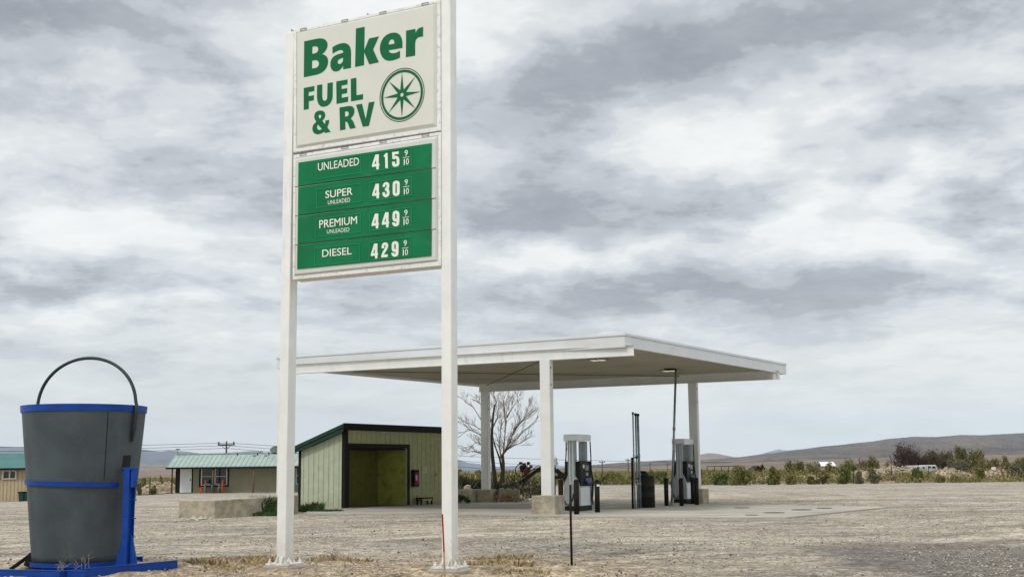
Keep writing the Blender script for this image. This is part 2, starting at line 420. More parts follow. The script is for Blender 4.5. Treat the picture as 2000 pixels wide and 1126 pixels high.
def flat(name, pts, z, m_, th=.0, kind='structure'):
    mb = MB(); top = [V(p.x, p.y, z) for p in pts]; n = len(pts)
    bot = [V(p.x, p.y, z - .25) for p in pts]
    mb.add(top + bot, [tuple(range(n))] + [(i, i + n, (i + 1) % n + n, (i + 1) % n) for i in range(n)])
    o = mb.build(name, m_); tag(o, None, None, kind=kind); return o
slab_m = mat('pale worn concrete slab', (.40, .375, .325), .85, var=.16, vs=.5, bump=.25, bs=20, dirt=(.21, .19, .165), damt=.55, ds=(.35, .9, 1), coords='Object')
sA = U(1536, 1009, .03); sB = U(1735, 989, .03)
fl = U(596, 1003, .03)
sd = (sB - sA).normalized(); back = U(900, 981, .03)
slab = [U(596, 1002, .03), U(860, 1001, .03), U(1040, 1006, .03), U(1300, 1009, .03), sA, sB, U(1560, 985, .03), U(1370, 983.5, .03), U(1180, 982, .03), U(1000, 980, .03), U(880, 980.5, .03), U(700, 982, .03), U(610, 985, .03)]
flat('concrete_apron', slab, .028, slab_m)
# tank covers and joints set in the slab
def disc_cover(px, py, r, lab):
    c = U(px, py, .03); mb = MB(); mb.lathe(V(c.x, c.y, .029), [(r, 0), (r, .012), (r * .93, .014), (r * .9, .010), (.001, .010)], 28, caps=False)
    solo('tank_cover', mb, mat('worn cover iron', (.09, .082, .07), .8, var=.3, vs=8), (c.x, c.y, .03), lab, 'manhole cover', 'round tank covers in the concrete apron')
disc_cover(1449, 991, .27, 'round dark tank cover in the apron nearest the fuel pumps')
disc_cover(1512, 1000.5, .33, 'round dark tank cover nearest the front edge of the apron')
disc_cover(1468, 1005, .2, 'small tank cover by the front edge of the apron')
disc_cover(1610, 991.5, .26, 'round dark tank cover nearest the far tip of the apron')
disc_cover(1566, 994.8, .33, 'wide dark tank cover between the other covers of the apron')

# ================================================================== PRICE SIGN
bL, bR = U(556, 1103, .08), U(879, 1110, .08); bL.z = bR.z = 0
s1 = (bR - bL).normalized(); sn = V(s1.y, -s1.x, 0)
if sn.y > 0: sn = -sn
print('sign', bL, bR, 'sep', (bR - bL).length, 'ang', math.degrees(atan2(s1.y, s1.x)))
PW, PD = .158, .225
sign = thing('price_sign', ((bL + bR) / 2)[:], 'tall white two-post roadside sign with cream name panel above green fuel prices', 'sign')
ax_s = (s1, sn, EZ)
def plane_pt(px, py, off):
    """point where the pixel ray meets the sign plane shifted off toward the viewer"""
    d = ray(px, py); o = bL + sn * off
    t = (o - CAM).dot(sn) / d.dot(sn); return CAM + d * t
def pole(b, ztop, cap, lab):
    mb = MB(); mb.box(b + EZ * ((ztop + .1) / 2), (PW, PD, ztop - .1), ax_s)
    o = bev(mb.build('pole', white, sign, lab), .012)
    g = MB(); g.box(b + EZ * .105, (.40, .42, .03), ax_s)
    bev(g.build('base_plate', white, o), .004)
    for i in (-1, 1):
        for j in (-1, 1):
            c = b + s1 * (.155 * i) + sn * (.165 * j)
            n_ = MB(); n_.tube([c + EZ * .06, c + EZ * .185], .012, 8); n_.lathe(c + EZ * .121, [(.028, 0), (.028, .03), (.018, .032)], 6, smooth=False)
            n_.build('anchor_bolt', white, o)
    for (dr, w) in ((s1, PW / 2), (-s1, PW / 2), (sn, PD / 2), (-sn, PD / 2)):
        sd_ = dr.cross(EZ)
        for k in (-.045, .045):
            a0 = b + dr * (w - .01) + sd_ * k + EZ * .12
            q = [a0, a0 + dr * .09, a0 + dr * .05 + EZ * .06, a0 + EZ * .12]
            gm = MB(); gm.hexa([p - sd_ * .005 for p in q], [p + sd_ * .005 for p in q]); gm.build('gusset', white, o)
    f = MB(); vs = []
    n = 14
    for zz, rr in ((-.15, .33), (.065, .31), (.088, .29)):
        for k in range(n):
            a = 2 * pi * k / n; w = rr * (1 + .05 * sin(3 * a + b.x))
            vs.append(b + s1 * (w * cos(a) * .98) + sn * (w * sin(a)) + EZ * zz)
    fs = [(j * n + k, j * n + (k + 1) % n, (j + 1) * n + (k + 1) % n, (j + 1) * n + k) for j in range(2) for k in range(n)] + [tuple(2 * n + k for k in range(n))]
    f.add(vs, fs); f.build('footing', concrete2, o)
    return o
zTL = plane_pt(566, 62, PD / 2).z
poleL = pole(bL, zTL, 1, 'shorter white pole at the left of the sign')
zTR = plane_pt(875, 0, PD / 2).z + .35
poleR = pole(bR, zTR, 1, 'taller white pole at the right of the sign')
# small triangular caps seen above the top edge
for px, py in ((569, 55), (717, 24)):
    c = plane_pt(px, py + 4, -PD / 2 - .02); g = MB()
    q = [c - EZ * .06, c + s1 * .07 - EZ * .06, c + s1 * .07 - EZ * .03, c + EZ * .02]
    g.hexa([p - sn * .01 for p in q], [p + sn * .01 for p in q]); g.build('lifting_lug', galv, sign)

def cabinet(name, outer, inner, pan, off, mats_):
    """outer / inner / pan: pixel quads tl,tr,br,bl"""
    q = [plane_pt(*p, off) for p in outer]
    bk = [p - sn * (PD + .04) for p in q]
    # body behind the front frame
    body = MB(); body.hexa([p - sn * .05 for p in q], bk)
    ob = body.build(name, frame_m, sign)
    # front retainer frame: four mitred rails
    qi = [plane_pt(*p, off) for p in inner]
    for i in range(4):
        j = (i + 1) % 4; fr = MB()
        A = [q[i], q[j], qi[j], qi[i]]
        g = .0015
        fr.hexa([p + sn * .006 for p in A], [p - sn * .05 for p in A])
        bev(fr.build('frame_rail', frame_m, ob), .004)
    return ob, q, qi
k2 = lambda x, y: (500 + x / 3.752, y / 3.752)
k3 = lambda x, y: (500 + x / 3.633, 250 + y / 3.633)
# -- name panel
o2 = [(574.0, 60.0), (860.2, 0.0), (861.2, 255.0), (573.0, 297.7)]
i2 = [k2(298, 240), k2(1327, 23), k2(1327, 930), k2(296, 1088)]
p2 = [k2(302, 246), k2(1299, 40), k2(1300, 904), k2(304, 1066)]
OFF = PD / 2 + .02
cab, q2, qi2 = cabinet('name_panel', o2, i2, p2, OFF, None)
pan = [plane_pt(*p, OFF + .03) for p in p2]
rimq = [p - sn * .006 for p in qi2]
fm = MB(); fm.add(pan + rimq, [(3, 2, 1, 0), (0, 1, 5, 4), (1, 2, 6, 5), (2, 3, 7, 6), (3, 0, 4, 7)])
fm.build('sign_face', face_m, cab)
LO = OFF + .034
def shape(mb, loops, to_px, off, mi=0):
    """outline with holes -> filled flat lettering lying on the sign plane"""
    cu_ = bpy.data.curves.new('shape', 'CURVE'); cu_.dimensions = '2D'; cu_.fill_mode = 'BOTH'
    for lp in loops:
        sp_ = cu_.splines.new('POLY'); sp_.points.add(len(lp) - 1)
        for p, q in zip(sp_.points, lp): p.co = (q[0] / 100, -q[1] / 100, 0, 1)
        sp_.use_cyclic_u = True
    o = bpy.data.objects.new('shape', cu_); COL.objects.link(o); bpy.context.view_layer.update()
    me = bpy.data.meshes.new_from_object(o.evaluated_get(bpy.context.evaluated_depsgraph_get()))
    vs = [plane_pt(*to_px(v.co.x * 100, -v.co.y * 100), off) for v in me.vertices]
    fs = []
    for p in me.polygons:
        f = tuple(p.vertices); a, b, c_ = (vs[i] for i in f[:3])
        fs.append(f if (b - a).cross(c_ - a).dot(sn) > 0 else f[::-1])
    mb.add(vs, fs, mi)
    bpy.data.objects.remove(o); bpy.data.meshes.remove(me); bpy.data.curves.remove(cu_)
def pq(k, pts, off): return [plane_pt(*k(*p), off) for p in pts]
kA = lambda x, y: (585 + x / 9.383, 40 + y / 9.383); kB = lambda x, y: (690 + x / 11.26, 40 + y / 11.26); kC = lambda x, y: (585 + x / 8.344, 140 + y / 8.344)
for k_, L1 in ((kA, [[(85,385),(300,340),(370,330),(430,335),(475,358),(503,395),(514,440),(508,490),(485,545),(448,590),(408,615),(450,628),(490,655),(515,695),(524,745),(518,805),(495,865),(455,920),(400,960),(330,990),(200,1018),(78,1042)],
        [(236,482),(290,474),(325,484),(343,515),(338,555),(315,590),(275,605),(232,612)], [(230,740),(290,728),(330,738),(355,775),(350,825),(325,860),(280,875),(228,882)]]),
    (kA, [[(603,492),(650,462),(720,432),(790,415),(850,420),(895,445),(925,485),(940,540),(945,600),(942,870),(800,898),(798,828),(770,875),(725,920),(670,938),(620,930),(585,895),(565,840),(565,770),(585,710),(625,660),(690,625),(800,592),(795,560),(770,543),(730,545),(670,572),(603,610)],
        [(798,682),(755,698),(715,720),(697,755),(705,790),(735,802),(770,785),(795,745)]]),
    (kB, [[(58,180),(250,142),(240,660),(345,400),(565,352),(435,640),(562,920),(350,968),(238,700),(235,985),(38,1025)]]),
    (kB, [[(1080,605),(780,658),(790,690),(825,718),(880,724),(950,708),(1030,668),(1025,820),(950,855),(870,880),(780,890),(700,868),(640,815),(600,735),(582,640),(588,550),(615,460),(665,380),(730,320),(810,282),(900,268),(975,283),(1030,325),(1065,395),(1082,490)], [(778,535),(785,480),(810,435),(845,415),(880,425),(900,460),(903,512)]]),
    (kB, [[(1160,228),(1365,187),(1368,280),(1400,215),(1445,172),(1500,150),(1537,148),(1532,357),(1470,360),(1410,385),(1370,440),(1360,520),(1360,775),(1155,810)]])):
    tm = MB(); shape(tm, L1, k_, LO); tm.build('name_letter', green_ink, cab)
for L1 in ([[(68,268),(243,232),(240,315),(148,335),(148,400),(235,383),(232,465),(150,483),(150,608),(68,624)]],
    [[(285,222),(370,207),(370,420),(380,455),(405,478),(435,465),(450,430),(455,190),(542,172),(540,400),(530,460),(500,515),(455,555),(400,572),(350,568),(310,530),(290,475),(284,420)]],
    [[(598,160),(783,127),(781,208),(685,228),(685,285),(777,268),(775,348),(688,367),(688,427),(793,407),(790,490),(602,525)]],
    [[(835,117),(925,99),(928,385),(1035,365),(1033,450),(838,485)]],
    [[(333,633),(380,640),(410,665),(420,705),(408,755),(370,800),(415,858),(422,795),(485,785),(475,850),(452,905),(508,982),(420,998),(400,980),(350,1008),(290,1022),(240,1005),(213,965),(208,915),(225,865),(272,815),(245,770),(238,725),(255,670),(290,643)], [(332,698),(350,710),(355,735),(330,768),(310,735),(312,710)], [(297,860),(365,935),(330,952),(298,942),(282,905)]],
    [[(650,585),(800,560),(860,565),(890,600),(895,655),(878,710),(835,765),(870,800),(915,915),(822,932),(780,825),(745,810),(748,940),(660,958)], [(740,650),(775,645),(800,660),(802,700),(785,725),(742,735)]],
    [[(920,540),(1018,523),(1078,775),(1128,503),(1222,487),(1130,885),(1030,898)]]):
    tm = MB(); shape(tm, L1, kC, LO); tm.build('service_letter', green_ink, cab)
# compass wheel emblem
ec = plane_pt(*k2(1069, 695), LO); eu = (plane_pt(*k2(1069, 500), LO) - plane_pt(*k2(1069, 891), LO)); er = eu.length / 2
es = (plane_pt(*k2(1234, 680), LO) - plane_pt(*k2(906, 712), LO)).length / 2
ex_ = s1; rx = es; ry = er
def ell(a, r, dz=0): return ec + ex_ * (rx * r * cos(a)) + EZ * (ry * r * sin(a)) + ex_ * 0 + EZ * (rx * r * cos(a) * .035) + sn * dz
em = MB()
def ring(r0, r1, mi=0, n=64, dz=0):
    vs = [ell(2 * pi * k / n, r, dz) for r in (r0, r1) for k in range(n)]
    em.add(vs, [(k, (k + 1) % n, n + (k + 1) % n, n + k) for k in range(n)], mi)
ring(.972, 1.0, 1); ring(.835, .935, 0)
pts = []
for k in range(16):
    a = pi / 2 + k * pi / 8; pts.append(ell(a, .84 if k % 2 == 0 else .20))
N_ = 20
hub = [ell(2 * pi * k / N_, .19, .001) for k in range(N_)]; hub2 = [ell(2 * pi * k / N_, .075, .001) for k in range(N_)]
for k in range(0, 16, 2):
    em.add([ell(pi / 2 + (k - 1) * pi / 8, .20), pts[k], ell(pi / 2 + (k + 1) * pi / 8, .20), ell(pi / 2 + k * pi / 8, .076)], [(0, 1, 2, 3)], 0)
em.add(hub + hub2, [(k, (k + 1) % N_, N_ + (k + 1) % N_, N_ + k) for k in range(N_)], 0)
em.build('compass_emblem', [green_ink, black_seam], cab)
# -- price board
o3 = [k3(266, 192), k3(1313, 27), k3(1313, 975), k3(260, 1076)]
i3 = [k3(284, 212), k3(1294, 52), k3(1294, 944), k3(276, 1050)]
p3 = [k3(283, 226), k3(1272, 74), k3(1272, 932), k3(278, 1034)]
cab2, q3, qi3 = cabinet('price_board', o3, i3, p3, OFF, None)
pan = [plane_pt(*p, OFF + .03) for p in p3]; rimq = [p - sn * .006 for p in qi3]
fm = MB(); fm.add(pan + rimq, [(3, 2, 1, 0), (0, 1, 5, 4), (1, 2, 6, 5), (2, 3, 7, 6), (3, 0, 4, 7)])
fm.build('sign_face', pface_m, cab2)
rowsL = [(245, 412), (420, 619), (627, 824), (832, 1000)]; rowsR = [(107, 280), (287, 495), (502, 714), (721, 906)]
xl = [300, 299, 296, 293]
for i in range(4):
    a = pq(k3, [(xl[i], rowsL[i][0]), (1245, rowsR[i][0]), (1243, rowsR[i][1]), (xl[i] - 2, rowsL[i][1])], OFF + .044)
    mb = MB(); mb.hexa([p for p in a][::-1], [p - sn * .012 for p in a][::-1]); bev(mb.build('price_strip', panel_green, cab2), .003)
seam = MB()
for yl, yr in ((416, 283.5), (623, 498.5), (828, 717.5)):
    a = pq(k3, [(275, yl - 2 + 2), (1276, yr - 4), (1276, yr + 1), (275, yl + 4)], OFF + .0325)
    seam.hexa(a[::-1], [p - sn * .002 for p in a][::-1])
seam.build('seam', black_seam, cab2)
boxes = [([(430, 240), (745, 190), (745, 318), (430, 362)], [(810, 182), (1102, 138), (1102, 265), (810, 310)]),
         ([(430, 438), (747, 392), (747, 522), (430, 567)], [(810, 388), (1104, 348), (1104, 475), (810, 518)]),
         ([(428, 645), (744, 606), (742, 737), (424, 772)], [(810, 602), (1104, 562), (1102, 692), (808, 729)]),
         ([(420, 853), (738, 820), (736, 945), (416, 978)], [(806, 812), (1102, 770), (1100, 903), (802, 940)])]
for pair in boxes:
    for bx in pair:
        a = pq(k3, bx, OFF + .044); mb = MB()
        for i in range(4):
            j = (i + 1) % 4; mb.bar(a[i] + sn * .004, a[j] + sn * .004, .007, .010)
        mb.build('holder_rim', panel_rim, cab2)
lab = [('UNLEADED', [(440, 249), (732, 208), (732, 264), (440, 305)], .010), ('SUPER', [(493, 447), (686, 420), (686, 474), (493, 499)], .012),
       ('UNLEADED', [(510, 514), (668, 493), (668, 523), (510, 543)], 0), ('PREMIUM', [(449, 655), (718, 624), (718, 679), (449, 712)], .012),
       ('UNLEADED', [(503, 721), (662, 704), (662, 733), (503, 749)], 0), ('DIESEL', [(470, 863), (679, 843), (679, 896), (470, 916)], .012)]
PO = OFF + .047
for t, q, bo in lab: tm = MB(); text(tm, t, pq(k3, q, PO), bo); tm.build('grade_lettering', off_white, cab2)
dig = [('415', [(823, 187, 876, 293), (906, 177, 936, 285), (965, 166, 1018, 275)], (157, 199, 208, 218, 262, 1042)),
       ('430', [(825, 394, 877, 499), (897, 383, 948, 490), (970, 373, 1020, 482)], (364, 406, 415, 427, 470, 1042)),
       ('449', [(820, 606, 872, 712), (893, 596, 945, 704), (966, 586, 1018, 697)], (579, 622, 632, 642, 686, 1040)),
       ('429', [(815, 818, 866, 925), (888, 810, 938, 918), (960, 802, 1012, 912)], (795, 838, 850, 860, 903, 1035))]
DG = {'4': [[(300,405),(445,400),(440,800),(470,815),(465,885),(445,900),(440,1050),(340,1052),(335,925),(155,950),(158,850)], [(325,635),(330,815),(258,815)]],
      '1': [[(735,405),(820,400),(835,1065),(720,1068),(705,575),(655,570),(645,510),(690,470)]],
      '5': [[(1030,360),(1310,330),(1308,440),(1138,465),(1140,550),(1190,525),(1250,540),(1310,590),(1335,680),(1340,880),(1310,960),(1250,1000),(1150,1020),(1080,1000),(1040,940),(1030,790),(1150,785),(1160,880),(1190,905),(1220,880),(1222,700),(1200,650),(1165,660),(1130,690),(1045,665)]],
      '3': [[(605,555),(615,480),(650,400),(710,345),(790,333),(850,355),(890,410),(900,500),(890,590),(865,645),(900,700),(912,800),(900,910),(850,980),(780,1015),(700,1015),(640,970),(605,900),(600,800),(715,790),(725,880),(755,905),(785,880),(790,780),(770,740),(710,715),(710,615),(760,590),(780,540),(780,470),(755,440),(725,465),(715,555)]],
      '0': [[(1045,400),(1070,330),(1130,285),(1200,268),(1280,280),(1330,325),(1355,400),(1352,810),(1330,890),(1280,940),(1190,965),(1110,950),(1060,900),(1045,830)], [(1165,440),(1175,400),(1200,388),(1222,410),(1225,820),(1195,848),(1165,825)]],
      '2': [[(555,555),(562,430),(600,340),(670,295),(750,283),(820,310),(860,370),(868,460),(840,560),(770,680),(665,838),(850,828),(845,945),(535,975),(545,870),(600,730),(700,560),(745,480),(745,420),(718,395),(690,420),(675,555)]],
      '9': [[(1000,360),(1030,280),(1100,235),(1190,228),(1260,255),(1300,320),(1310,400),(1305,720),(1290,830),(1240,890),(1170,918),(1080,920),(1015,870),(985,800),(980,750),(1110,740),(1115,785),(1140,805),(1165,780),(1175,695),(1110,710),(1040,680),(1005,620),(995,520)], [(1115,400),(1130,360),(1155,350),(1180,375),(1180,560),(1150,590),(1120,570)]]}
def digit(mb, ch, box):
    lp = DG[ch]; xs = [p[0] for p in lp[0]]; ys = [p[1] for p in lp[0]]; a, b, c_, d = min(xs), min(ys), max(xs), max(ys)
    shape(mb, lp, lambda x, y: k3(box[0] + (x - a) / (c_ - a) * (box[2] - box[0]), box[1] + (y - b) / (d - b) * (box[3] - box[1])), PO)
for s_, bx, (n0, n1, by, t0, t1, x0) in dig:
    for ch, b4 in zip(s_, bx):
        tm = MB(); digit(tm, ch, b4); tm.build('price_figure', off_white, cab2)
    for ch, b4 in (('9', (x0 + 13, n0, x0 + 36, n1)), ('1', (x0 + 7, t0 + 2, x0 + 15, t1 + 2)), ('0', (x0 + 22, t0 - 1, x0 + 44, t1 - 2))):
        tm = MB(); text(tm, ch, pq(k3, [(b4[0], b4[1] + 2), (b4[2], b4[1] - 1), (b4[2], b4[3] - 2), (b4[0], b4[3] + 1)], PO), .016); tm.build('fraction_figure', off_white, cab2)
    a = pq(k3, [(x0, by + 1), (x0 + 46, by - 5), (x0 + 46, by - 1), (x0, by + 5)], PO); tm = MB(); tm.add(a, [(3, 2, 1, 0)]); tm.build('fraction_bar', off_white, cab2)
# little clips along the frames
for q, nclip, par in ((q2, 4, cab), (q3, 4, cab2)):
    for f_ in (.07, .36, .62, .90):
        c = q[0] * (1 - f_) + q[1] * f_; d = (q[1] - q[0]).normalized()
        mb = MB()
        for dz_, w_, h_ in ((.0, .115, .010), (.028, .115, .008)):
            mb.box(c + sn * .009 - EZ * (.002 + dz_), (w_, .004, h_), (d, sn, EZ.copy()))
        mb.box(c + sn * .009 - EZ * .016 - d * .054, (.008, .004, .028), (d, sn, EZ)); mb.box(c + sn * .009 - EZ * .016 + d * .054, (.008, .004, .028), (d, sn, EZ))
        mb.build('frame_clip', mat('dull clip metal', (.20, .18, .15), .6), par)  # greyish brown metal, darker than the frame

# ================================================================== CANOPY
ZR = ZB + .52
canopy = thing('fuel_canopy', ((pFL + pBR) / 2)[:], 'large flat white canopy on four concrete-footed posts sheltering the fuel pumps', 'canopy')
# roof corners
cA = U(1220, 652, ZR + .16); cB = U(1535, 711, ZR + .16); cC = U(541, 698, ZR + .16)
cD = cC + (cB - cA)
TH = .44
def prism(mb, quad, z0, z1, mi=0):
    a = [V(p.x, p.y, z0) for p in quad]; b = [V(p.x, p.y, z1) for p in quad]; mb.hexa(a, b, mi)
quad = [cC, cA, cB, cD]
ctr = (cA + cB + cC + cD) / 4
inn = [ctr + (p - ctr) * .975 for p in quad]
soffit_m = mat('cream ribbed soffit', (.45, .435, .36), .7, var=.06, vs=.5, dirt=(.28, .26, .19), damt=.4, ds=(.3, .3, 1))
mb = MB(); prism(mb, inn, ZR - .16, ZR + .12); roof = mb.build('roof_deck', soffit_m, canopy)
rb = MB()
cd1 = (inn[1] - inn[0]); cd2 = (inn[3] - inn[0])
for k in range(1, 70):
    a = inn[0] + cd2 * (k / 70.0); b = a + cd1
    a = V(a.x, a.y, ZR - .166); b = V(b.x, b.y, ZR - .166); rb.bar(a + (b - a) * .003, b - (b - a) * .003, .03, .012)
rb.build('soffit_rib', soffit_m, roof)
for i in range(4):
    j = (i + 1) % 4; a, b = quad[i].copy(), quad[j].copy(); a.z = b.z = 0
    d = (b - a).normalized(); nrm = V(d.y, -d.x, 0)
    if nrm.dot(a - V(ctr.x, ctr.y, 0)) < 0: nrm = -nrm
    mb = MB(); mb.box((a + b) / 2 + EZ * (ZR - .07) - nrm * .03, ((b - a).length, .06, .36), (d, nrm, EZ))
    mb.box((a + b) / 2 + EZ * (ZR + .155) - nrm * .02, ((b - a).length + .05, .10, .085), (d, nrm, EZ))
    o = bev(mb.build('fascia', fascia, canopy), .008)
    n_ = int((b - a).length // 3)
    for k in range(1, n_):
        sm = MB(); sm.box(a + (b - a) * (k / n_) + EZ * (ZR - .07) + nrm * .001, (.012, .006, .35), (d, nrm, EZ)); sm.build('fascia_seam', canopy_white, o)
# beams
def ibeam(a, b, h, w, par, lab=None):
    d = (b - a).normalized(); s_ = d.cross(EZ).normalized(); mb = MB(); c = (a + b) / 2; l = (b - a).length
    mb.box(c, (l, .02, h - .04), (d, s_, EZ)); mb.box(c + EZ * (h / 2 - .01), (l, w, .02), (d, s_, EZ)); mb.box(c - EZ * (h / 2 - .01), (l, w, .02), (d, s_, EZ))
    return mb.build('beam', canopy_white, par, lab)
def ext(p, q, r_px):
    return p
bFr = U(1238, 694, ZB); bFl = U(566, 730, ZB)
fx = (bFr - bFl).normalized(); bFl = bFl - fx * .1
bBl = U(936, 765, ZB); bBr = U(1523, 740, ZB)
HB = .36
for a, b, l in ((bFl, bFr, 'near roof beam along the front posts'), (bBl, bBr, 'far roof beam along the back posts')):
    a = a.copy(); b = b.copy(); a.z = b.z = ZB + HB / 2 - .003
    ibeam(a, b, HB, .2, canopy, l)
e1b = V(*(bFr - bFl)[:2], 0).normalized(); e2b = V(-e1b.y, e1b.x, 0)
def proj_line(p, a, b):
    d = (b - a); d.z = 0; d.normalize(); return a + d * ((p - a).dot(d))
for p, a, b, zt, bh, lab_ in ((pFL, bFl, bFr, 0, .62, 'canopy post beside the long concrete wall'), (pFR, bFl, bFr, 0, .62, 'near right canopy post beside the fuel pump'), (pBL, bBl, bBr, 0, .58, 'far canopy post in front of the bare tree'), (pBR, bBl, bBr, 0, .58, 'far right canopy post behind the second pump')):
    q = proj_line(V(p.x, p.y, 0), V(a.x, a.y, 0), V(b.x, b.y, 0)); ax_ = (e1b, e2b, EZ)
    mb = MB(); zt = ZB - .006
    mb.box(q + EZ * ((zt + bh) / 2), (.33, .016, zt - bh), ax_)
    for s_ in (-1, 1): mb.box(q + EZ * ((zt + bh) / 2) + e2b * (s_ * .125), (.33, .25 - .018 - .25 * .0, zt - bh) if False else (.34, .02, zt - bh), ax_)
    mb.box(q + EZ * ((zt + bh) / 2) - e1b * .172, (.014, .27, zt - bh), ax_); mb.box(q + EZ * ((zt + bh) / 2) + e1b * .172, (.014, .23, zt - bh), ax_)
    o = bev(mb.build('post', canopy_white, canopy, lab_), .004)
    f = MB(); f.box(q + EZ * (bh / 2 - .1), (.82, .78, bh + .2), ax_); bev(f.build('concrete_block', concrete, o), .02)
    for zz in (ZB - .25, ZB - .8):
        h_ = MB(); h_.lathe(V(0, 0, 0), [(.03, -.004), (.03, .006)], 10)
        hv = [q + e1b * (.182 + v[2]) + e2b * (v[0] - .06) + EZ * (zz + v[1]) for v in h_.v]
        g = MB(); g.add(hv, h_.f); g.build('bolt_hole', black_seam, o)
# thin brace rods across
def topz(px, py, z): return U(px, py, z)
mb = MB(); mb.tube([U(950, 752, ZB + .05), U(1052, 706, ZB + .03)], .012, 6); mb.build('brace_rod', dark_metal, canopy)
mb = MB(); mb.tube([U(690, 725, ZB + .30), U(1365, 735, ZB + .30)], .022, 6); mb.build('conduit', mat('conduit', (.22, .21, .18), .6), canopy)
# soffit lights
for px, py in ((1168, 702), (1308, 723)):
    c = U(px, py, ZR - .22); mb = MB(); mb.box(c + EZ * .02, (.62, .5, .08), (e1b, e2b, EZ)); o = mb.build('soffit_light', galv, canopy)
    for s_ in (-1, 1):
        mb = MB(); mb.box(c - EZ * .027 + e1b * (.14 * s_), (.2, .34, .012), (e1b, e2b, EZ)); mb.build('lit_lens', mat('lit lamp lens', (.8, .7, .5), .4, emit=((1, .86, .62), .4)), o)

# ================================================================== FUEL PUMPS
pa = atan2(e2b.y, e2b.x)      # pump faces run along e2 ... island along e1
def make_pump(c):
    t = thing('fuel_pump', c[:], 'fuel pump with white panels under the canopy, beside the near right concrete post block', 'fuel pump', 'fuel pumps under the canopy')
    x = e2b; y = -e1b      # x runs along the pump (away from the viewer), the visible display face looks along -y
    A = (x, y, EZ)
    def B(name, m_, cx, cy, z0, z1, w, d, par=t, bw=.01):
        mb = MB(); mb.box(c + x * cx + y * cy + EZ * ((z0 + z1) / 2), (w, d, z1 - z0), A); o = mb.build(name, m_, par); bev(o, bw); return o
    B('plinth', black, 0, 0, .02, .17, 1.02, .58)
    body = B('cabinet', pump_white, .02, 0, .172, .84, .86, .54, bw=.02)
    B('panel_seam', pump_grey, .02, -.272, .80, .815, .80, .006, body, .001)
    head = B('display_head', black, .02, 0, .842, 1.68, .92, .60, bw=.02)
    for s_ in (-1, 1):
        B('screen', screen, .08, .306 * s_, 1.36, 1.54, .30, .02, head, .004)
        B('keypad', pump_grey, .08, .307 * s_, 1.18, 1.29, .20, .02, head, .004)
        B('price_label', pump_white, -.2, .306 * s_, 1.44, 1.56, .12, .015, head, .003)
    for e in (-1, 1):
        mb = MB(); prof = [(-.29, .172), (-.29, .70), (-.275, .84), (-.24, .98), (-.19, 1.08), (-.13, 1.18), (-.13, 2.36), (.13, 2.36), (.13, 1.22), (.17, 1.12), (.23, 1.02), (.275, .88), (.29, .72), (.29, .172)]
        n = len(prof); xa, xb = (.485, .56) if e > 0 else (-.56, -.445)
        vs = [c + x * q + y * a + EZ * z for q in (xa, xb) for a, z in prof]
        mb.add(vs, [tuple(range(n)), tuple(n + k for k in reversed(range(n)))] + [(k, n + k, n + (k + 1) % n, (k + 1) % n) for k in range(n)])
        if e > 0: xw, zz0 = (.36, .482), 1.684
        else: xw, zz0 = (-.442, -.34), 1.684
        mb.box(c + x * (sum(xw) / 2) + EZ * ((zz0 + 2.36) / 2), (xw[1] - xw[0], .25, 2.36 - zz0), A)
        o = mb.build('column', pump_grey, t); bev(o, .012)
        r_ = MB()
        for q_ in (-.07, .05): r_.box(c + x * (.563 * e) + y * q_ + EZ * 1.62, (.012, .018, 1.4), A)
        r_.build('column_rib', pump_white, o)
    top = MB(); prof = [(-.58, 2.42), (-.56, 2.365), (-.2, 2.362), (.3, 2.368), (.56, 2.375), (.58, 2.42), (.58, 2.56), (.56, 2.585), (-.56, 2.585), (-.58, 2.56)]
    n = len(prof); vs = [c + x * a + y * (s_ * .27) + EZ * z for s_ in (-1, 1) for a, z in prof]
    top.add(vs, [tuple(reversed(range(n))), tuple(n + k for k in range(n))] + [(k, (k + 1) % n, n + (k + 1) % n, n + k) for k in range(n)])
    bev(top.build('top_canopy', pump_white, t), .02)
    for s_ in (-1, 1):
        for cx in (-.02, .12, .24):
            nb = MB(); p0 = c + x * cx + y * (s_ * .32)
            nb.tube([p0 + EZ * 1.06 + y * (s_ * .03), p0 + EZ * .98 + y * (s_ * .07), p0 + EZ * .88 + x * .03 + y * (s_ * .05)], [.03, .038, .018], 8)
            nb.box(p0 + EZ * 1.05 + y * (s_ * .02), (.085, .09, .11), A)
            nb.build('nozzle', nozzle_m, t)
        q = c + y * (s_ * .33)
        for pts in ([q + x * .34 + EZ * 2.35, q + x * .38 + EZ * 1.9, q + x * .40 + EZ * 1.4, q + x * .50 + EZ * 1.1, q + x * .56 + EZ * .9, q + x * .52 + EZ * .6, q + x * .46 + EZ * .35, q + x * .50 + EZ * .2],
                    [q + x * .3 + EZ * 1.0, q + x * .42 + EZ * .98, q + x * .48 + EZ * .8, q + x * .40 + EZ * .5, q + x * .44 + EZ * .3]):
            hb = MB(); hb.tube(pts, .021, 8); hb.build('hose', rubber, t)
    q = c - x * .58 + y * .16
    hb = MB(); hb.tube([q + EZ * 2.35, q + EZ * 1.9 - x * .03, q + EZ * 1.3 + y * .06, q + EZ * 1.05 + y * .14, q + EZ * .8 + y * .2, q + EZ * .5 + y * .16, q + EZ * .25 + y * .06, q + EZ * .2 - y * .05, q + EZ * .4 - y * .2, q + EZ * .6 - y * .24], .021, 8); hb.build('hose', rubber, t)
    sb_ = MB(); sb_.tube([q + EZ * 2.33, q + EZ * 2.22], .03, 8); sb_.tube([q + EZ * 2.16, q + EZ * 2.04], .026, 8); sb_.build('breakaway_coupling', galv, t)
    return t
c1 = U(1130, 996.5, .03); c1.z = .03
p_1 = make_pump(c1 + y_off if False else c1)
c2 = U(1337, 981.5, .03); c2.z = .03
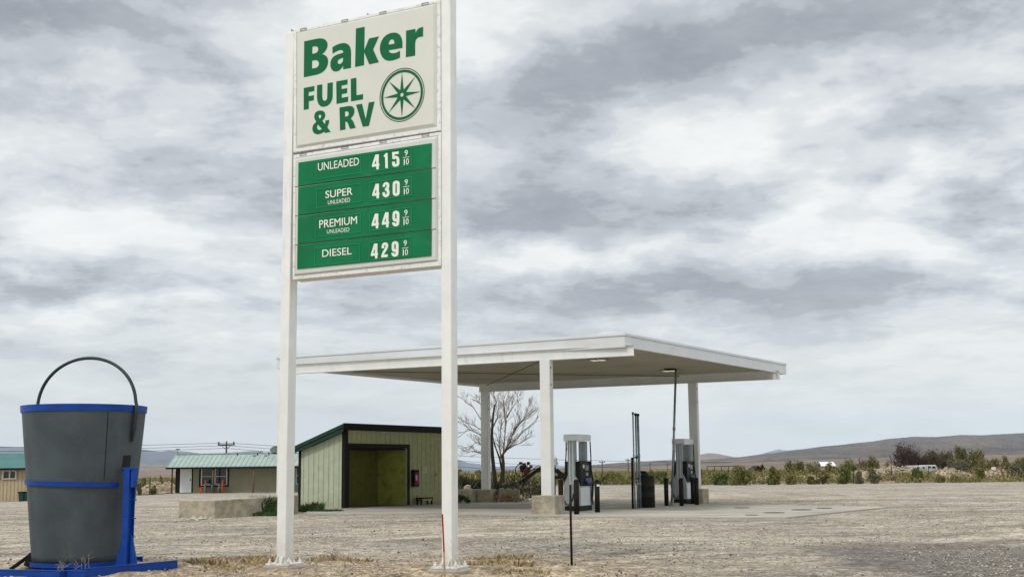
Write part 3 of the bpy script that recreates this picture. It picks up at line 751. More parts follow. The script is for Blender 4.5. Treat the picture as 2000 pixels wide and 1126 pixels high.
copy_thing(p_1, c2[:], 'fuel pump with white panels farther from the camera, behind the tall leaning pipe')
# bollards
def bollard(px, py, ph, m_, lab):
    b = U(px, py, .03); b.z = .02
    d = b.y; h = ph / F * d
    t = thing('bollard', b[:], lab, 'bollard', 'dark steel bollards guarding the fuel pumps')
    mb = MB(); mb.tube([b, b + EZ * (h - .03)], .085, 18); mb.build('pipe', m_, t)
    mb = MB(); mb.lathe(b + EZ * (h - .032), [(.088, 0), (.088, .02), (.06, .05), (.01, .062)], 18); mb.build('cap', m_, t)
    if 'sticker' in lab: mb = MB(); mb.box(b + EZ * (h - .16) + V(.03, -.083, 0), (.09, .012, .07)); mb.build('sticker', pump_white, t)
bollard(1096, 1000, 62, rust, 'dark bollard between the concrete post block and the near pump')
bollard(1126.5, 1003.5, 65, rust, 'rust-streaked bollard in front of the near pump')
bollard(1167, 999.5, 61, dark_metal, 'dark bollard right of the near pump with a pale sticker')
bollard(1302, 986.5, 52, dark_metal, 'dark bollard left of the tall leaning pipe')
bollard(1331.5, 987, 52, dark_metal, 'dark bollard in front of the far pump')
bollard(1361, 985, 51, dark_metal, 'dark bollard right of the far pump beside the last post block')
bollard(1354, 983, 50, dark_metal, 'dark bollard tucked behind the far pump against its right side')

# leaning vent pipe by the far pump
b0 = U(1312, 986, .03); b1 = UD(1320, 722, b0.y + .2)
t = thing('vent_pipe', b0[:], 'tall thin grey pipe leaning beside the far pump up to the canopy ceiling', 'pipe')
mb = MB(); mb.tube([b0, b1], .045, 10); pp = mb.build('pipe', galv, t)
mid = b0 * .45 + b1 * .55
mb = MB(); mb.tube([mid, mid + (b1 - b0).normalized() * .12], .06, 10); mb.build('coupling', galv, t)
mb = MB(); mb.lathe(b0, [(.16, 0), (.16, .03), (.07, .04), (.06, .15)], 14); mb.build('flange', galv, t)
mb = MB(); mb.bar(b1 + V(.02, 0, .02), b1 + V(-.45, 0, .03), .09, .06); mb.build('top_arm', dark_metal, t)
# vent stack bundle and barrel
def vstk(xb, xt, yt, yb, r, m_, lab, cap=True):
    a = U(xb, yb, .03); b = UD(xt, yt, a.y); t = thing('vent_pipe', a[:], lab, 'pipe', 'bundle of tank vent pipes on the apron')
    mb = MB(); mb.tube([a, b], r, 10); mb.build('pipe', m_, t)
    mb = MB(); mb.tube([b - (b - a).normalized() * .02, b + (b - a).normalized() * .07], r * 1.5, 10); mb.build('vent_cap', dark_metal, t)
    for f_ in (.25, .55):
        q = a + (b - a) * f_; mb = MB(); mb.tube([q, q + EZ * .07], r * 1.3, 10); mb.build('clamp', galv, t)
vstk(1240.5, 1236.0, 808, 992.5, .026, galv, 'slimmest and tallest vent pipe at the left of the bundle')
vstk(1246, 1241.2, 810, 992, .034, galv, 'middle grey vent pipe of the bundle')
vstk(1251, 1245.5, 811, 991.5, .042, mat('bluish galvanised pipe', (.16, .24, .25), .5, .3, var=.3, vs=6), 'bluish vent pipe at the right of the bundle')
a = U(1236, 992.5, .03); top = UD(1234.5, 893, a.y)
mb = MB(); mb.tube([a, top, top + V(.20, 0, .0)], .04, 8); mb.tube([a + V(.02, 0, 1.05), a + V(.26, 0, 1.05)], .025, 8)
solo('pipe_guard', mb, dark_metal, a[:], 'short black bent pipe standing left of the vent pipe bundle', 'pipe')
bc = U(1263, 990, .03)
bt = thing('trash_barrel', bc[:], 'dark rusty barrel stuffed with a black bag beside the vent pipes', 'barrel')
mb = MB(); H_ = 1.14; mb.lathe(bc, [(.30, 0), (.315, .01), (.315, .36), (.33, .38), (.315, .40), (.315, .74), (.33, .76), (.315, .78), (.315, H_ - .03), (.325, H_), (.28, H_), (.26, H_ - .2)], 28)
mb.build('drum', mat('barrel rust black', (.012, .011, .010), .6, .1, var=.3, dirt=(.16, .065, .025), damt=.22, ds=(4, 4, 6)), bt)
mb = MB(); mb.lathe(bc + EZ * (H_ - .04) - V(.10, .06, 0), [(.21, 0), (.22, .07), (.19, .15), (.11, .21), (.02, .225)], 16); mb.build('bag_top', black, bt)
mb = MB(); mb.rock(bc + EZ * (H_ + .05) + V(-.22, -.2, 0), .07, .06); mb.build('white_scrap', pump_white, bt)

# ================================================================== GIANT BUCKET
bb = U(158, 1103, 0.10); bb.z = 0
D = bb.y + .75; bb = V((158 - 1000) / F * D * 1.0, D, 0)
def XZ(px, py, Y): p = UD(px, py, Y); return p
BY = bb.y
ctop = XZ(165.5, 796, BY); cbot = XZ(157.5, 1093, BY)
rT = (XZ(285, 795, BY) - XZ(46, 797, BY)).length / 2; rB = (XZ(247, 1090, BY) - XZ(68, 1090, BY)).length / 2
print('bucket', ctop, cbot, rT, rB)
bk = thing('giant_bucket', (cbot.x, cbot.y, 0), 'giant dark grey bucket with blue rim standing on a blue steel frame', 'bucket')
z0, z1 = cbot.z, ctop.z
def axis(t): return cbot.lerp(ctop, t)
n = 72; mb = MB(); vs = []; rows = 24
def rad(t): return rB + (rT * .965 - rB) * t
for j in range(rows + 1):
    t = j / rows; c = axis(t)
    for k in range(n):
        a = 2 * pi * k / n; r = rad(t) * (1 + .006 * mnoise.noise(V(cos(a) * 1.6, sin(a) * 1.6, t * 3)))
        # vertical seams pressed into the sheet
        for a0 in (-2.45, -.62, .8, 2.2):
            da = (a - a0 + pi) % (2 * pi) - pi
            r += .012 * math.exp(-(da / .035) ** 2)
        vs.append(V(c.x + r * cos(a), c.y + r * sin(a), c.z))
fs = [(j * n + k, j * n + (k + 1) % n, (j + 1) * n + (k + 1) % n, (j + 1) * n + k) for j in range(rows) for k in range(n)] + [tuple(reversed(range(n)))]
mb.add(vs, fs, 0, True)
sh = mb.build('shell', grey_plastic, bk)
sol = sh.modifiers.new('wall', 'SOLIDIFY'); sol.thickness = .03; sol.offset = -1
def hoop(name, t0, t1, ex, m_, a0=0, a1=2 * pi, par=bk, tilt=0):
    mb = MB(); N2 = 64; vs = []
    for k in range(N2 + 1):
        a = a0 + (a1 - a0) * k / N2
        for (t, r_) in ((t0, ex), (t1, ex), (t1, -.01), (t0, -.01)):
            c = axis(t); r = rad(t) + r_; vs.append(V(c.x + r * cos(a), c.y + r * sin(a), c.z + tilt * cos(a)))
    fs = []
    for k in range(N2):
        o = k * 4
        for i in range(4): fs.append((o + i, o + 4 + i, o + 4 + (i + 1) % 4, o + (i + 1) % 4))
    mb.add(vs, fs, 0, False); return mb.build(name, m_, par)
hoop('rim', .965, 1.008, .018, blue)
hoop('band', .485, .515, .03, blue, -pi * .98, -.58, tilt=-.03)
hoop('bottom_ring', -.028, .0, .03, blue)
# dark drip seam and patch near the upright
for nm, tt0, tt1, a0, a1, ex in (('seam_stain', .50, .94, -.87, -.855, .004), ('dark_patch', .56, .66, -.50, -.30, .008)):
    hoop(nm, tt0 + .02, tt1 + .02, ex, dark_patch, a0, a1)
# handle
th_ = math.radians(-20)
d_ = V(cos(th_), sin(th_), 0)
hl = rT * .995
pts = []
hw = hl; hh = XZ(174, 699, BY).z - ctop.z
cc = ctop.copy() + EZ * -.02
for k in range(0, 33):
    a = pi * k / 32
    x_ = -cos(a); z_ = sin(a) ** .92
    pts.append(cc + d_ * (hw * .985 * x_ + .02) + EZ * (hh + .02) * z_)
ptsR = [cc + d_ * (hw * 1.01) + EZ * -.12, cc + d_ * (hw * .985) + EZ * -.32, cc + d_ * (hw * .95) + EZ * -.52]
pts[-1] = cc + d_ * (hw * 1.02) + EZ * .03
pts[0] = cc - d_ * hw * .9 - EZ * .1
mb = MB(); mb.tube(pts + ptsR, [.026] * len(pts) + [.034, .036, .02], 10); hd = mb.build('handle', pipe_grey, bk)
# upright of the frame
ux = XZ(247.5, 1100, BY - rB * .72); uy = ux.y
upx = ux.x; Hh = XZ(249, 915, uy).z; zb_ = .07
fr_ax = (V(cos(-.45), sin(-.45), 0), V(-sin(-.45), cos(-.45), 0), EZ)
E1, E2 = fr_ax[0], fr_ax[1]
ubase = V(upx, uy, zb_)
mb = MB()
hgt = Hh - zb_
mb.box(ubase + EZ * (hgt / 2), (.012, .12, hgt), fr_ax)
mb.box(ubase + EZ * (hgt / 2) + E2 * .066, (.115, .012, hgt), fr_ax); mb.box(ubase + EZ * (hgt / 2) - E2 * .066, (.115, .012, hgt), fr_ax)
upo = mb.build('upright', blue, bk); bev(upo, .003, 1)
mb = MB(); mb.box(ubase + EZ * (hgt - .13) + E1 * .085, (.055, .09, .30), fr_ax); mb.box(ubase + EZ * (hgt + .005), (.20, .12, .04), fr_ax); mb.box(ubase + EZ * (hgt - .06) - E1 * .09, (.08, .04, .05), fr_ax)
bev(mb.build('top_bracket', blue, upo), .004, 1)
for i in range(5):
    z = zb_ + .30 + i * .275
    if z < Hh - .05:
        mb = MB(); q = V(upx, uy, z + .1); mb.tube([q - E1 * .055, q - E1 * .155], .009, 6); mb.tube([q + E1 * .055 + EZ * .03, q + E1 * .15 + EZ * .03], .009, 6); mb.build('step_peg', blue, upo)
for s_, w_ in ((-1, .17), (1, .16)):
    mb = MB(); a = ubase + E1 * (s_ * .056)
    q = [a, a + E1 * (s_ * w_), a + E1 * (s_ * .05) + EZ * .40, a + EZ * .46]
    mb.hexa([p - E2 * .008 for p in q], [p + E2 * .008 for p in q]); mb.build('gusset', blue, upo)
# base rails (channel section) under the bucket
def rail(a, b, lab=None):
    a = Vector(a); b = Vector(b); d = (b - a).normalized(); s_ = d.cross(EZ).normalized(); c = (a + b) / 2; l = (b - a).length
    mb = MB(); mb.box(c, (l, .016, .10), (d, s_, EZ)); mb.box(c + EZ * .055 - s_ * .03, (l, .09, .012), (d, s_, EZ)); mb.box(c - EZ * .055 - s_ * .03, (l, .09, .012), (d, s_, EZ))
    return mb.build('base_rail', blue, bk, lab)
r0 = U(-120, 1117, .06); r1 = U(165, 1122.5, .06); r2 = U(346, 1100.5, .06); r3 = U(-60, 1098, .06)
rail(r0, r1); rail(r1 + V(-.35, -.02, 0.001), r2)
rail(V(cbot.x - .9, cbot.y + .75, .062), V(cbot.x + .75, cbot.y + .72, .062))
mb = MB(); mb.bar(XZ(52, 1105, BY - .2), XZ(64, 1080, BY - .2), .03, .10); mb.bar(XZ(20, 1111, BY - .3), XZ(66, 1078, BY - .1), .05, .05); mb.build('brace', dark_metal, bk)
mb = MB(); mb.box(V(cbot.x, cbot.y, .03), (1.3, 1.1, .03)); mb.build('skid_plate', dark_metal, bk)
mb = MB(); mb.box(V(cbot.x, cbot.y, (z0 - .02 + .10) / 2), (1.1, .12, max(.05, z0 - .04 - .10))); mb.build('support_block', dark_metal, bk)

# ================================================================== STAKES
b = U(1117, 1109, 0); h = UD(1114, 946, b.y).z
t = thing('steel_stake', b[:], 'thin dark steel stake standing alone in the gravel in front of the pumps', 'stake')
mb = MB(); mb.tube([b - EZ * .2, UD(1114.5, 1000, b.y), UD(1114, 946, b.y)], .0175, 8); mb.build('rod', rust, t)
mb = MB()
for s_ in (-1, 1): mb.hexa([b + V(s_ * .015, -.004, 0), b + V(s_ * .075, -.004, .0), b + V(s_ * .055, -.004, .07), b + V(s_ * .015, -.004, .03)], [b + V(s_ * .015, .004, 0), b + V(s_ * .075, .004, 0), b + V(s_ * .055, .004, .07), b + V(s_ * .015, .004, .03)])
mb.build('anchor_fin', rust, t)
b = U(869.5, 1131, 0); tp = UD(864, 1003, b.y)
t = thing('survey_stake', b[:], 'slim wooden survey stake with red painted top in front of the right sign pole', 'stake')
mid = b.lerp(tp, .42)
mb = MB(); mb.bar(b - EZ * .1, mid, .022, .012, side=V(0, 1, 0)); mb.build('stake_wood', stakewood, t)
mb = MB(); mb.bar(mid, tp, .022, .012, side=V(0, 1, 0)); mb.build('red_top', redpaint, t)

# ================================================================== CONCRETE WALLS
def wallblock(corner, la, lb, h, lab, name='concrete_wall', top_noise=0.0, hh2=None):
    """corner nearest; la along -e1b, lb along +e2b"""
    a = corner; q = [a, a - e1b * la, a - e1b * la + e2b * lb, a + e2b * lb]
    mb = MB(); mb.hexa([V(p.x, p.y, -.2) for p in q][::-1], [V(p.x, p.y, (hh2 if hh2 and i in (2, 3) else h)) for i, p in enumerate(q)][::-1])
    c = sum(q, V(0, 0, 0)) / 4
    o = solo(name, mb, concrete, (c.x, c.y, 0), lab, 'wall'); bev(o, .02); return o
wc = U(418.8, 1011, 0)
blkFL = proj_line(V(pFL.x, pFL.y, 0), V(bFl.x, bFl.y, 0), V(bFr.x, bFr.y, 0))
L_ = (blkFL - wc).dot(e2b) - .45
wallblock(wc, 1.5, max(2.5, L_), .56, 'long low concrete wall running back to the left canopy post', hh2=.62)
blkBL = proj_line(V(pBL.x, pBL.y, 0), V(bBl.x, bBl.y, 0), V(bBr.x, bBr.y, 0))
w1 = U(929, 981, 0); w0 = U(880, 983, 0)
mb = MB(); mb.hexa([w0 - EZ * .1, w1 - EZ * .1, w1 + V(.1, 1.0, -.1), w0 + V(.1, 1.0, -.1)], [w0 + EZ * .60, w1 + EZ * .58, w1 + V(.1, 1.0, .58), w0 + V(.1, 1.0, .60)])
bev(solo('concrete_wall', mb, concrete, w0.lerp(w1, .5)[:], 'short low concrete wall left of the far canopy post', 'wall'), .02)
w0 = U(974, 980.5, 0); w1 = U(1014, 979, 0)
mb = MB()
nn = 9; lo = []; hi = []; lo2 = []; hi2 = []
for k in range(nn):
    f_ = k / (nn - 1); p = w0.lerp(w1, f_); hz = .62 - .08 * f_ + .03 * sin(k * 2.3)
    lo.append(p - EZ * .1); hi.append(p + EZ * hz + V(0, .05 * sin(k), 0)); lo2.append(p + V(0, .9, -.1)); hi2.append(p + V(.05, .9 + .1 * sin(k * 3), hz))
mb.add(lo + hi + lo2 + hi2, [(k, k + 1, nn + k + 1, nn + k) for k in range(nn - 1)] + [(nn + k, nn + k + 1, 3 * nn + k + 1, 3 * nn + k) for k in range(nn - 1)] + [(2 * nn + k + 1, 2 * nn + k, 3 * nn + k, 3 * nn + k + 1) for k in range(nn - 1)] + [(0, nn, 3 * nn, 2 * nn), (nn - 1, 3 * nn - 1, 4 * nn - 1, 2 * nn - 1)])
solo('concrete_wall', mb, mat('stained broken concrete', (.235, .20, .135), .95, var=.3, vs=4, bump=.5, bs=14, dirt=(.10, .075, .045), damt=.6, ds=(2, 2, 2)), w0.lerp(w1, .5)[:], 'broken stained concrete wall right of the far canopy post', 'wall')

def rocks(name, spots, m_, cat, group, labs):
    for i, (p, r) in enumerate(spots):
        mb = MB(); mb.rock(p + EZ * r * .35, r, r * .7); solo(name, mb, m_, p[:], labs[i], cat, group)
sp = []; lb = []
words = ['leftmost white rock of the row below the low concrete wall', 'second white rock from the left below the low concrete wall', 'third white rock below the low concrete wall', 'largest white rock below the concrete wall end', 'small white rock under the corner of the concrete wall', 'sixth white rock of the row below the concrete wall', 'seventh white rock of the row below the concrete wall', 'last white rock at the right of the row below the concrete wall']
for i, (px, py, r) in enumerate([(342, 1018, .07), (355, 1016, .09), (366, 1015.5, .06), (378, 1014.5, .11), (385, 1017, .07), (392, 1014, .10), (401, 1013.5, .08), (412, 1013, .07)]):
    sp.append((U(px, py, 0), r)); lb.append(words[i])
rocks('white_rock', sp, whitestone, 'rock', 'white rocks below the low concrete wall', lb)

# ================================================================== SHED (pay-phone / alcove building)
sc0 = U(672.5, 993, 0)
sf = V(e2.x, e2.y, 0).normalized(); sf = (V(.53, .848, 0)).normalized(); sl_ = V(-sf.y, sf.x, 0)     # sf along front, sl_ into depth (left-back)
shed = thing('green_shed', sc0[:], 'sage green shed with a lean-to roof and a dark open alcove behind the sign', 'building')
SAx = (sf, sl_, EZ)
def sb(name, m_, a0, a1, d0, d1, z0_, z1_, par=shed, bw=0, lab=None):
    mb = MB(); mb.box(sc0 + sf * ((a0 + a1) / 2) + sl_ * ((d0 + d1) / 2) + EZ * ((z0_ + z1_) / 2), (a1 - a0, d1 - d0, z1_ - z0_), SAx)
    o = mb.build(name, m_, par, lab)
    if bw: bev(o, bw)
    return o
SL, SD, SH = 7.25, 2.25, 3.04
OA0, OA1, OZ = .22, 4.05, 2.38
# front wall pieces (one mesh) around the opening
mb = MB()
def sbx(mb, a0, a1, d0, d1, z0_, z1_): mb.box(sc0 + sf * ((a0 + a1) / 2) + sl_ * ((d0 + d1) / 2) + EZ * ((z0_ + z1_) / 2), (a1 - a0, d1 - d0, z1_ - z0_), SAx)
sbx(mb, .004, OA0, .004, .12, 0, SH); sbx(mb, OA0, OA1, .004, .12, OZ, SH); sbx(mb, OA1, SL, .004, .12, 0, SH)
fwall = mb.build('front_wall', siding2, shed)
g = MB()
k = .4
while k < SL - .1:
    sbx(g, k, k + .012, -.002, .003, OZ + .16 if OA0 - .1 < k < OA1 + .2 else .02, SH - .02); k += .31
g.build('siding_groove', groove, fwall)
# left (end) wall, top follows the roof
mb = MB()
def zr_(d): return SH + .06 - (SH - 2.30) * (d / SD)
P_ = lambda a, d, z: sc0 + sf * a + sl_ * d + EZ * z
mb.hexa([P_(0, .125, 0), P_(0, SD, 0), P_(0, SD, zr_(SD) - .12), P_(0, .125, zr_(.12) - .12)], [P_(.1, .125, 0), P_(.1, SD, 0), P_(.1, SD, zr_(SD) - .12), P_(.1, .125, zr_(.12) - .12)])
ew = mb.build('end_wall', siding, shed)
g = MB(); k = .28
while k < SD - .05:
    q = [P_(-.003, k, .02), P_(-.003, k + .016, .02), P_(-.003, k + .016, zr_(k) - .15), P_(-.003, k, zr_(k) - .15)]
    g.add(q, [(3, 2, 1, 0), (0, 1, 2, 3)]); k += .26
g.build('siding_groove', groove, ew)
mb = MB(); mb.hexa([P_(SL - .1, .125, 0), P_(SL - .1, SD, 0), P_(SL - .1, SD, zr_(SD) - .12), P_(SL - .1, .125, zr_(.12) - .12)], [P_(SL, .125, 0), P_(SL, SD, 0), P_(SL, SD, zr_(SD) - .12), P_(SL, .125, zr_(.12) - .12)]); mb.build('end_wall', siding, shed)
sb('back_wall', siding, .1, SL - .1, SD - .1, SD, 0, 2.2)
# alcove
AD = 1.55
mb = MB(); sbx(mb, OA0 - .1, OA1 + .1, AD, AD + .06, 0, 2.5); al = mb.build('alcove_wall', mat('shaded olive plywood', (.15, .15, .028), .85, var=.10, vs=3, dirt=(.11, .08, .035), damt=.5, ds=(4, 4, 3)), shed, 'back wall of the alcove')  # back wall darker than the sides: recess shade put into its colour
for a0_, a1_ in ((OA1, OA1 + .06), (OA0 - .06, OA0)): mb = MB(); sbx(mb, a0_, a1_, .125, AD - .002, 0, 2.5); mb.build('alcove_wall', alcove_lit_m, shed, 'side wall of the alcove')

sb('alcove_ceiling', trim, OA0 - .1, OA1 + .1, .125, AD + .05, 2.30, 2.35)  # low black ceiling stands in for shade at the recess top
sb('alcove_floor', mat('dark alcove floor', (.15, .135, .11), .9, var=.2, vs=4), OA0 - .1, OA1 + .1, -.3, AD + .05, -.05, .045)  # floor colour darkened to deepen the shade in the recess
g = MB(); k = OA0 + .2
while k < OA1: sbx(g, k, k + .012, AD - .005, AD - .001, .06, 2.5); k += .31
g.build('panel_groove', mat('olive groove', (.09, .10, .03), .9), al)
sb('wall_outlet', wood, 1.6, 1.7, AD - .02, AD - .001, .35, .5, al)
# trims
sb('corner_trim', trim, -.03, .16, -.03, .13, 0, SH)
sb('opening_trim', trim, OA0 - .04, OA1 + .14, -.035, -.001, OZ, OZ + .15); sb('opening_trim', trim, OA1 + .001, OA1 + .14, -.034, .14, 0, OZ - .002); sb('opening_trim', trim, OA0 - .055, OA0 + .03, -.034, .14, 0, OZ - .002)
sb('corner_trim', trim, -.03, .1, SD + .002, SD + .12, 0, 2.28)
# roof slab
mb = MB(); a0, a1 = -.28, SL + .08; d0, d1 = -.14, SD + .28
mb.hexa([P_(a0, d0, zr_(d0) + .14), P_(a1, d0, zr_(d0) + .14), P_(a1, d1, zr_(d1) + .14), P_(a0, d1, zr_(d1) + .14)], [P_(a0, d0, zr_(d0)), P_(a1, d0, zr_(d0)), P_(a1, d1, zr_(d1)), P_(a0, d1, zr_(d1))])
rf = mb.build('roof', roof_green, shed)
mb = MB(); mb.hexa([P_(a0 - .001, d0 - .03, zr_(d0) - .10), P_(a1, d0 - .03, zr_(d0) - .10), P_(a1, d0 - .002, zr_(d0) - .10), P_(a0 - .001, d0 - .002, zr_(d0) - .10)], [P_(a0 - .001, d0 - .03, zr_(d0) + .16), P_(a1, d0 - .03, zr_(d0) + .16), P_(a1, d0 - .002, zr_(d0) + .16), P_(a0 - .001, d0 - .002, zr_(d0) + .16)]); mb.build('fascia_board', trim, rf)
mb = MB(); mb.hexa([P_(-.24, -.1, zr_(-.1) - .16), P_(-.24, d1, zr_(d1) - .12), P_(-.24, d1, zr_(d1) - .002), P_(-.24, -.1, zr_(-.1) - .002)], [P_(-.20, -.1, zr_(-.1) - .16), P_(-.20, d1, zr_(d1) - .12), P_(-.20, d1, zr_(d1) - .002), P_(-.20, -.1, zr_(-.1) - .002)]); mb.build('fascia_board', roof_green, rf)
# wall-mounted things
def wp(px, py, off=-.02):
    d = ray(px, py); nrm = sl_; o = sc0 + sl_ * off; t = (o - CAM).dot(nrm) / d.dot(nrm); return CAM + d * t
c = wp(808.5, 933); t = thing('pay_phone', (c - EZ * .4)[:], 'red and dark wall phone box on the shed beside the alcove', 'phone')
mb = MB(); mb.box(c - sl_ * .06, (.36, .16, .70), SAx); mb.build('hood', trim, t)
mb = MB(); mb.box(c - sl_ * .15 - EZ * .03, (.26, .02, .50), SAx); mb.build('phone_body', mat('dark red panel', (.16, .010, .018), .5), t)
mb = MB(); mb.box(c - sl_ * .165 + sf * .05 - EZ * .02, (.07, .02, .28), SAx); mb.build('handset', mat('pink red', (.55, .10, .14), .5), t)
mb = MB(); mb.box(c - sl_ * .165 - sf * .06 + EZ * .02, (.05, .02, .22), SAx); mb.build('label_plate', pump_white, t)
for px, py, w_, h_, m_, l_ in ((828.8, 916, .34, .26, paper, 'cream paper notice pinned to the shed wall'), (853.5, 926, .22, .17, yellow, 'small yellow notice near the right end of the shed wall')):
    c = wp(px, py); t = thing('notice', (c - EZ * h_ / 2)[:], l_, 'notice')
    mb = MB(); mb.box(c - sl_ * .012, (w_, .012, h_), SAx); o = mb.build('sheet', m_, t)
    mb = MB()
    for i in range(4): mb.box(c - sl_ * .020 + EZ * (h_ * (.3 - .2 * i)), (w_ * (.75 - .15 * (i % 2)), .002, h_ * .05), SAx)
    mb.build('print_lines', mat('faded print', (.30, .26, .14), .8), o)
# bench
c = wp(829, 983, -.3); c.z = .03
t = thing('bench', c[:], 'small dark low bench against the shed wall right of the alcove', 'bench')
mb = MB(); mb.box(c + EZ * .27, (.85, .30, .05), SAx); mb.build('seat', dark_metal, t)
mb = MB(); mb.box(c + EZ * .20 - sl_ * .12, (.8, .03, .08), SAx); mb.build('apron', siding2, t)
for i in (-1, 1):
    for j in (-1, 1):
        mb = MB(); mb.box(c + sf * (.37 * i) + sl_ * (.11 * j) + EZ * .12, (.06, .06, .24), SAx); mb.build('leg', dark_metal, t)
c = wp(817, 972, -.05); mb = MB(); mb.box(c, (.18, .10, .22), SAx); mb.tube([c - EZ * .1, c - EZ * .5], .02, 6)
solo('meter_box', mb, siding2, (c.x, c.y, .03), 'little olive box on a pipe above the left end of the bench', 'meter box')

# ================================================================== LEFT HOUSES
def ribbed_roof(mb, a, b, c, d, n, rib=.03):
    """a,b eave left/right; c,d ridge right/left"""
    nr = (b - a).cross(d - a).normalized()
    if nr.z < 0: nr = -nr
    mb.hexa([a, b, c, d], [p + nr * .05 for p in (a, b, c, d)])
    for k in range(n + 1):
        f_ = k / n; p = a.lerp(b, f_); q = d.lerp(c, f_); mb.bar(p + nr * .065, q + nr * .065, .05, rib, side=nr)
HD = 100.0
def hp(px, py, Y=HD): return UD(px, py, Y)
gzH = -.2
house = thing('motel_building', (hp(345, 961)[0], HD, gzH), 'long low sage green building with a ribbed green metal roof and porch posts', 'building')
xL, xR = hp(344, 960).x, hp(345, 960).x + 16
zE, zRd = hp(345, 911).z, hp(350, 887, HD + 2.6).z
mb = MB(); mb.box(V((xL + xR) / 2, HD + 2.6, (gzH - .2 + zE + .1) / 2), (xR - xL, 5.2, zE + .1 - gzH + .2)); wl = mb.build('wall', house_wall, house)
mb = MB(); mb.add([V(xL, HD, zE + .1), V(xL, HD + 5.2, zE + .1), V(xL, HD + 2.6, zRd - .05)], [(0, 1, 2)]); mb.add([V(xR, HD, zE + .1), V(xR, HD + 5.2, zE + .1), V(xR, HD + 2.6, zRd - .05)], [(2, 1, 0)]); mb.build('gable', house_wall, house)
mb = MB(); ex0 = hp(328, 911, HD - 1.2).x; rx0 = hp(348.5, 887, HD + 2.6).x
ribbed_roof(mb, V(ex0, HD - 1.3, zE - .08), V(xR + .4, HD - 1.3, zE - .02), V(xR + .4, HD + 2.6, zRd), V(rx0 - .2, HD + 2.6, zRd - .05), 44, .05)
ribbed_roof(mb, V(xR + .4, HD + 5.7, zE), V(rx0 - .3, HD + 5.7, zE), V(rx0 - .2, HD + 2.6, zRd - .05), V(xR + .4, HD + 2.6, zRd), 20)
hr = mb.build('roof', roof_sage, house)
mb = MB(); mb.box(V((ex0 + xR) / 2, HD - 1.32, zE - .12), (xR - ex0 + .3, .06, .13)); mb.build('gutter', trim, hr)
mb = MB(); mb.box(V((rx0 + xR) / 2, HD + 2.6, zRd + .05), (xR - rx0 + .2, .3, .06)); mb.build('ridge_cap', roof_sage, hr)
for px, ph in ((463.5, 9), (503, 10), (525, 11)):
    q = hp(px, 893, HD + 2.0); mb = MB(); mb.tube([q - EZ * .3, q + EZ * (ph / 24)], .045, 8); mb.build('vent_pipe', dark_metal, hr)
for px in (497, 519.5): q = hp(px, 891, HD + 1.8); mb = MB(); mb.box(q, (.24, .3, .24)); mb.build('roof_vent', roof_teal, hr)
q = hp(509, 884, HD + 2.7); mb = MB(); mb.lathe(q - EZ * .1, [(.05, 0), (.05, .15), (.18, .18), (.16, .26), (.02, .3)], 12); mb.build('roof_vent', galv, hr)
# satellite dish
q = hp(537, 877.5, HD + 2.4)
sd_t = thing('satellite_dish', (q - EZ * .45)[:], 'grey green satellite dish on the ridge of the long sage building', 'dish')
mb = MB(); rr = .42; vs = []; nr_ = 5; ns = 18
tilt = Matrix.Rotation(math.radians(62), 3, 'X') @ Matrix.Rotation(math.radians(-14), 3, 'Y')
for j in range(nr_ + 1):
    for k in range(ns):
        r = rr * j / nr_ + .001; a = 2 * pi * k / ns; vs.append(q + tilt @ V(r * cos(a), r * .75 * sin(a), .35 * r * r))
mb.add(vs, [(j * ns + k, j * ns + (k + 1) % ns, (j + 1) * ns + (k + 1) % ns, (j + 1) * ns + k) for j in range(nr_) for k in range(ns)], 0, True)
o = mb.build('reflector', mat('dish grey green', (.09, .13, .11), .5), sd_t); sm_ = o.modifiers.new('thick', 'SOLIDIFY'); sm_.thickness = .02
mb = MB(); mb.tube([q - EZ * .45, q - EZ * .05], .03, 6); mb.tube([q, q + V(.1, -.35, .05)], .015, 5); mb.build('mast', dark_metal, sd_t)
# antenna at left ridge
q = hp(347, 886, HD + 2.4); t = thing('antenna', q[:], 'small white antenna mast at the left end of the green roof', 'antenna')
mb = MB(); mb.tube([q - EZ * .1, q + EZ * .36], .025, 6); mb.build('mast', galv, t)
mb = MB(); mb.box(q + EZ * .38, (.30, .12, .08)); mb.build('head', dark_metal, t)
# door
def hbox(mb, x0, y0, x1, y1, Y=HD, th=.05, out=.0):
    a = hp(x0, y0, Y - out); b = hp(x1, y1, Y - out); mb.box(V((a.x + b.x) / 2, Y - out, (a.z + b.z) / 2), (abs(b.x - a.x), th, abs(a.z - b.z)))
mb = MB(); hbox(mb, 349.5, 911.5, 376, 961.5, out=.02); fr = mb.build('door_frame', trim, house)
mb = MB(); hbox(mb, 352.5, 912.5, 373.5, 961, out=.06); dr = mb.build('door', door_white, house)
mb = MB(); hbox(mb, 371, 935, 373, 937.5, out=.1); mb.build('handle', dark_metal, dr)
mb = MB(); hbox(mb, 343.6, 911, 347.5, 961.5, out=.03); mb.build('corner_trim', trim, house)
mb = MB(); hbox(mb, 389.5, 911, 447, 949.5, out=.02); wt = mb.build('window_trim', trim, house)
def hwin(x0, y0, x1, y1):
    g_ = MB(); hbox(g_, x0 + .8, y0 + .8, x1 - .8, y1 - .8, out=.055); o = g_.build('window', glass, house)
    f_ = MB(); t_ = .9
    for (a, b, c_, d) in ((x0, y0, x1, y0 + t_), (x0, y1 - t_, x1, y1), (x0, y0 + t_, x0 + t_ + .3, y1 - t_), (x1 - t_ - .3, y0 + t_, x1, y1 - t_), (x0 + t_, (y0 + y1) / 2 - .5, x1 - t_, (y0 + y1) / 2 + .5)): hbox(f_, a, b, c_, d, out=.09)
    f_.build('window_frame', win_frame, o)
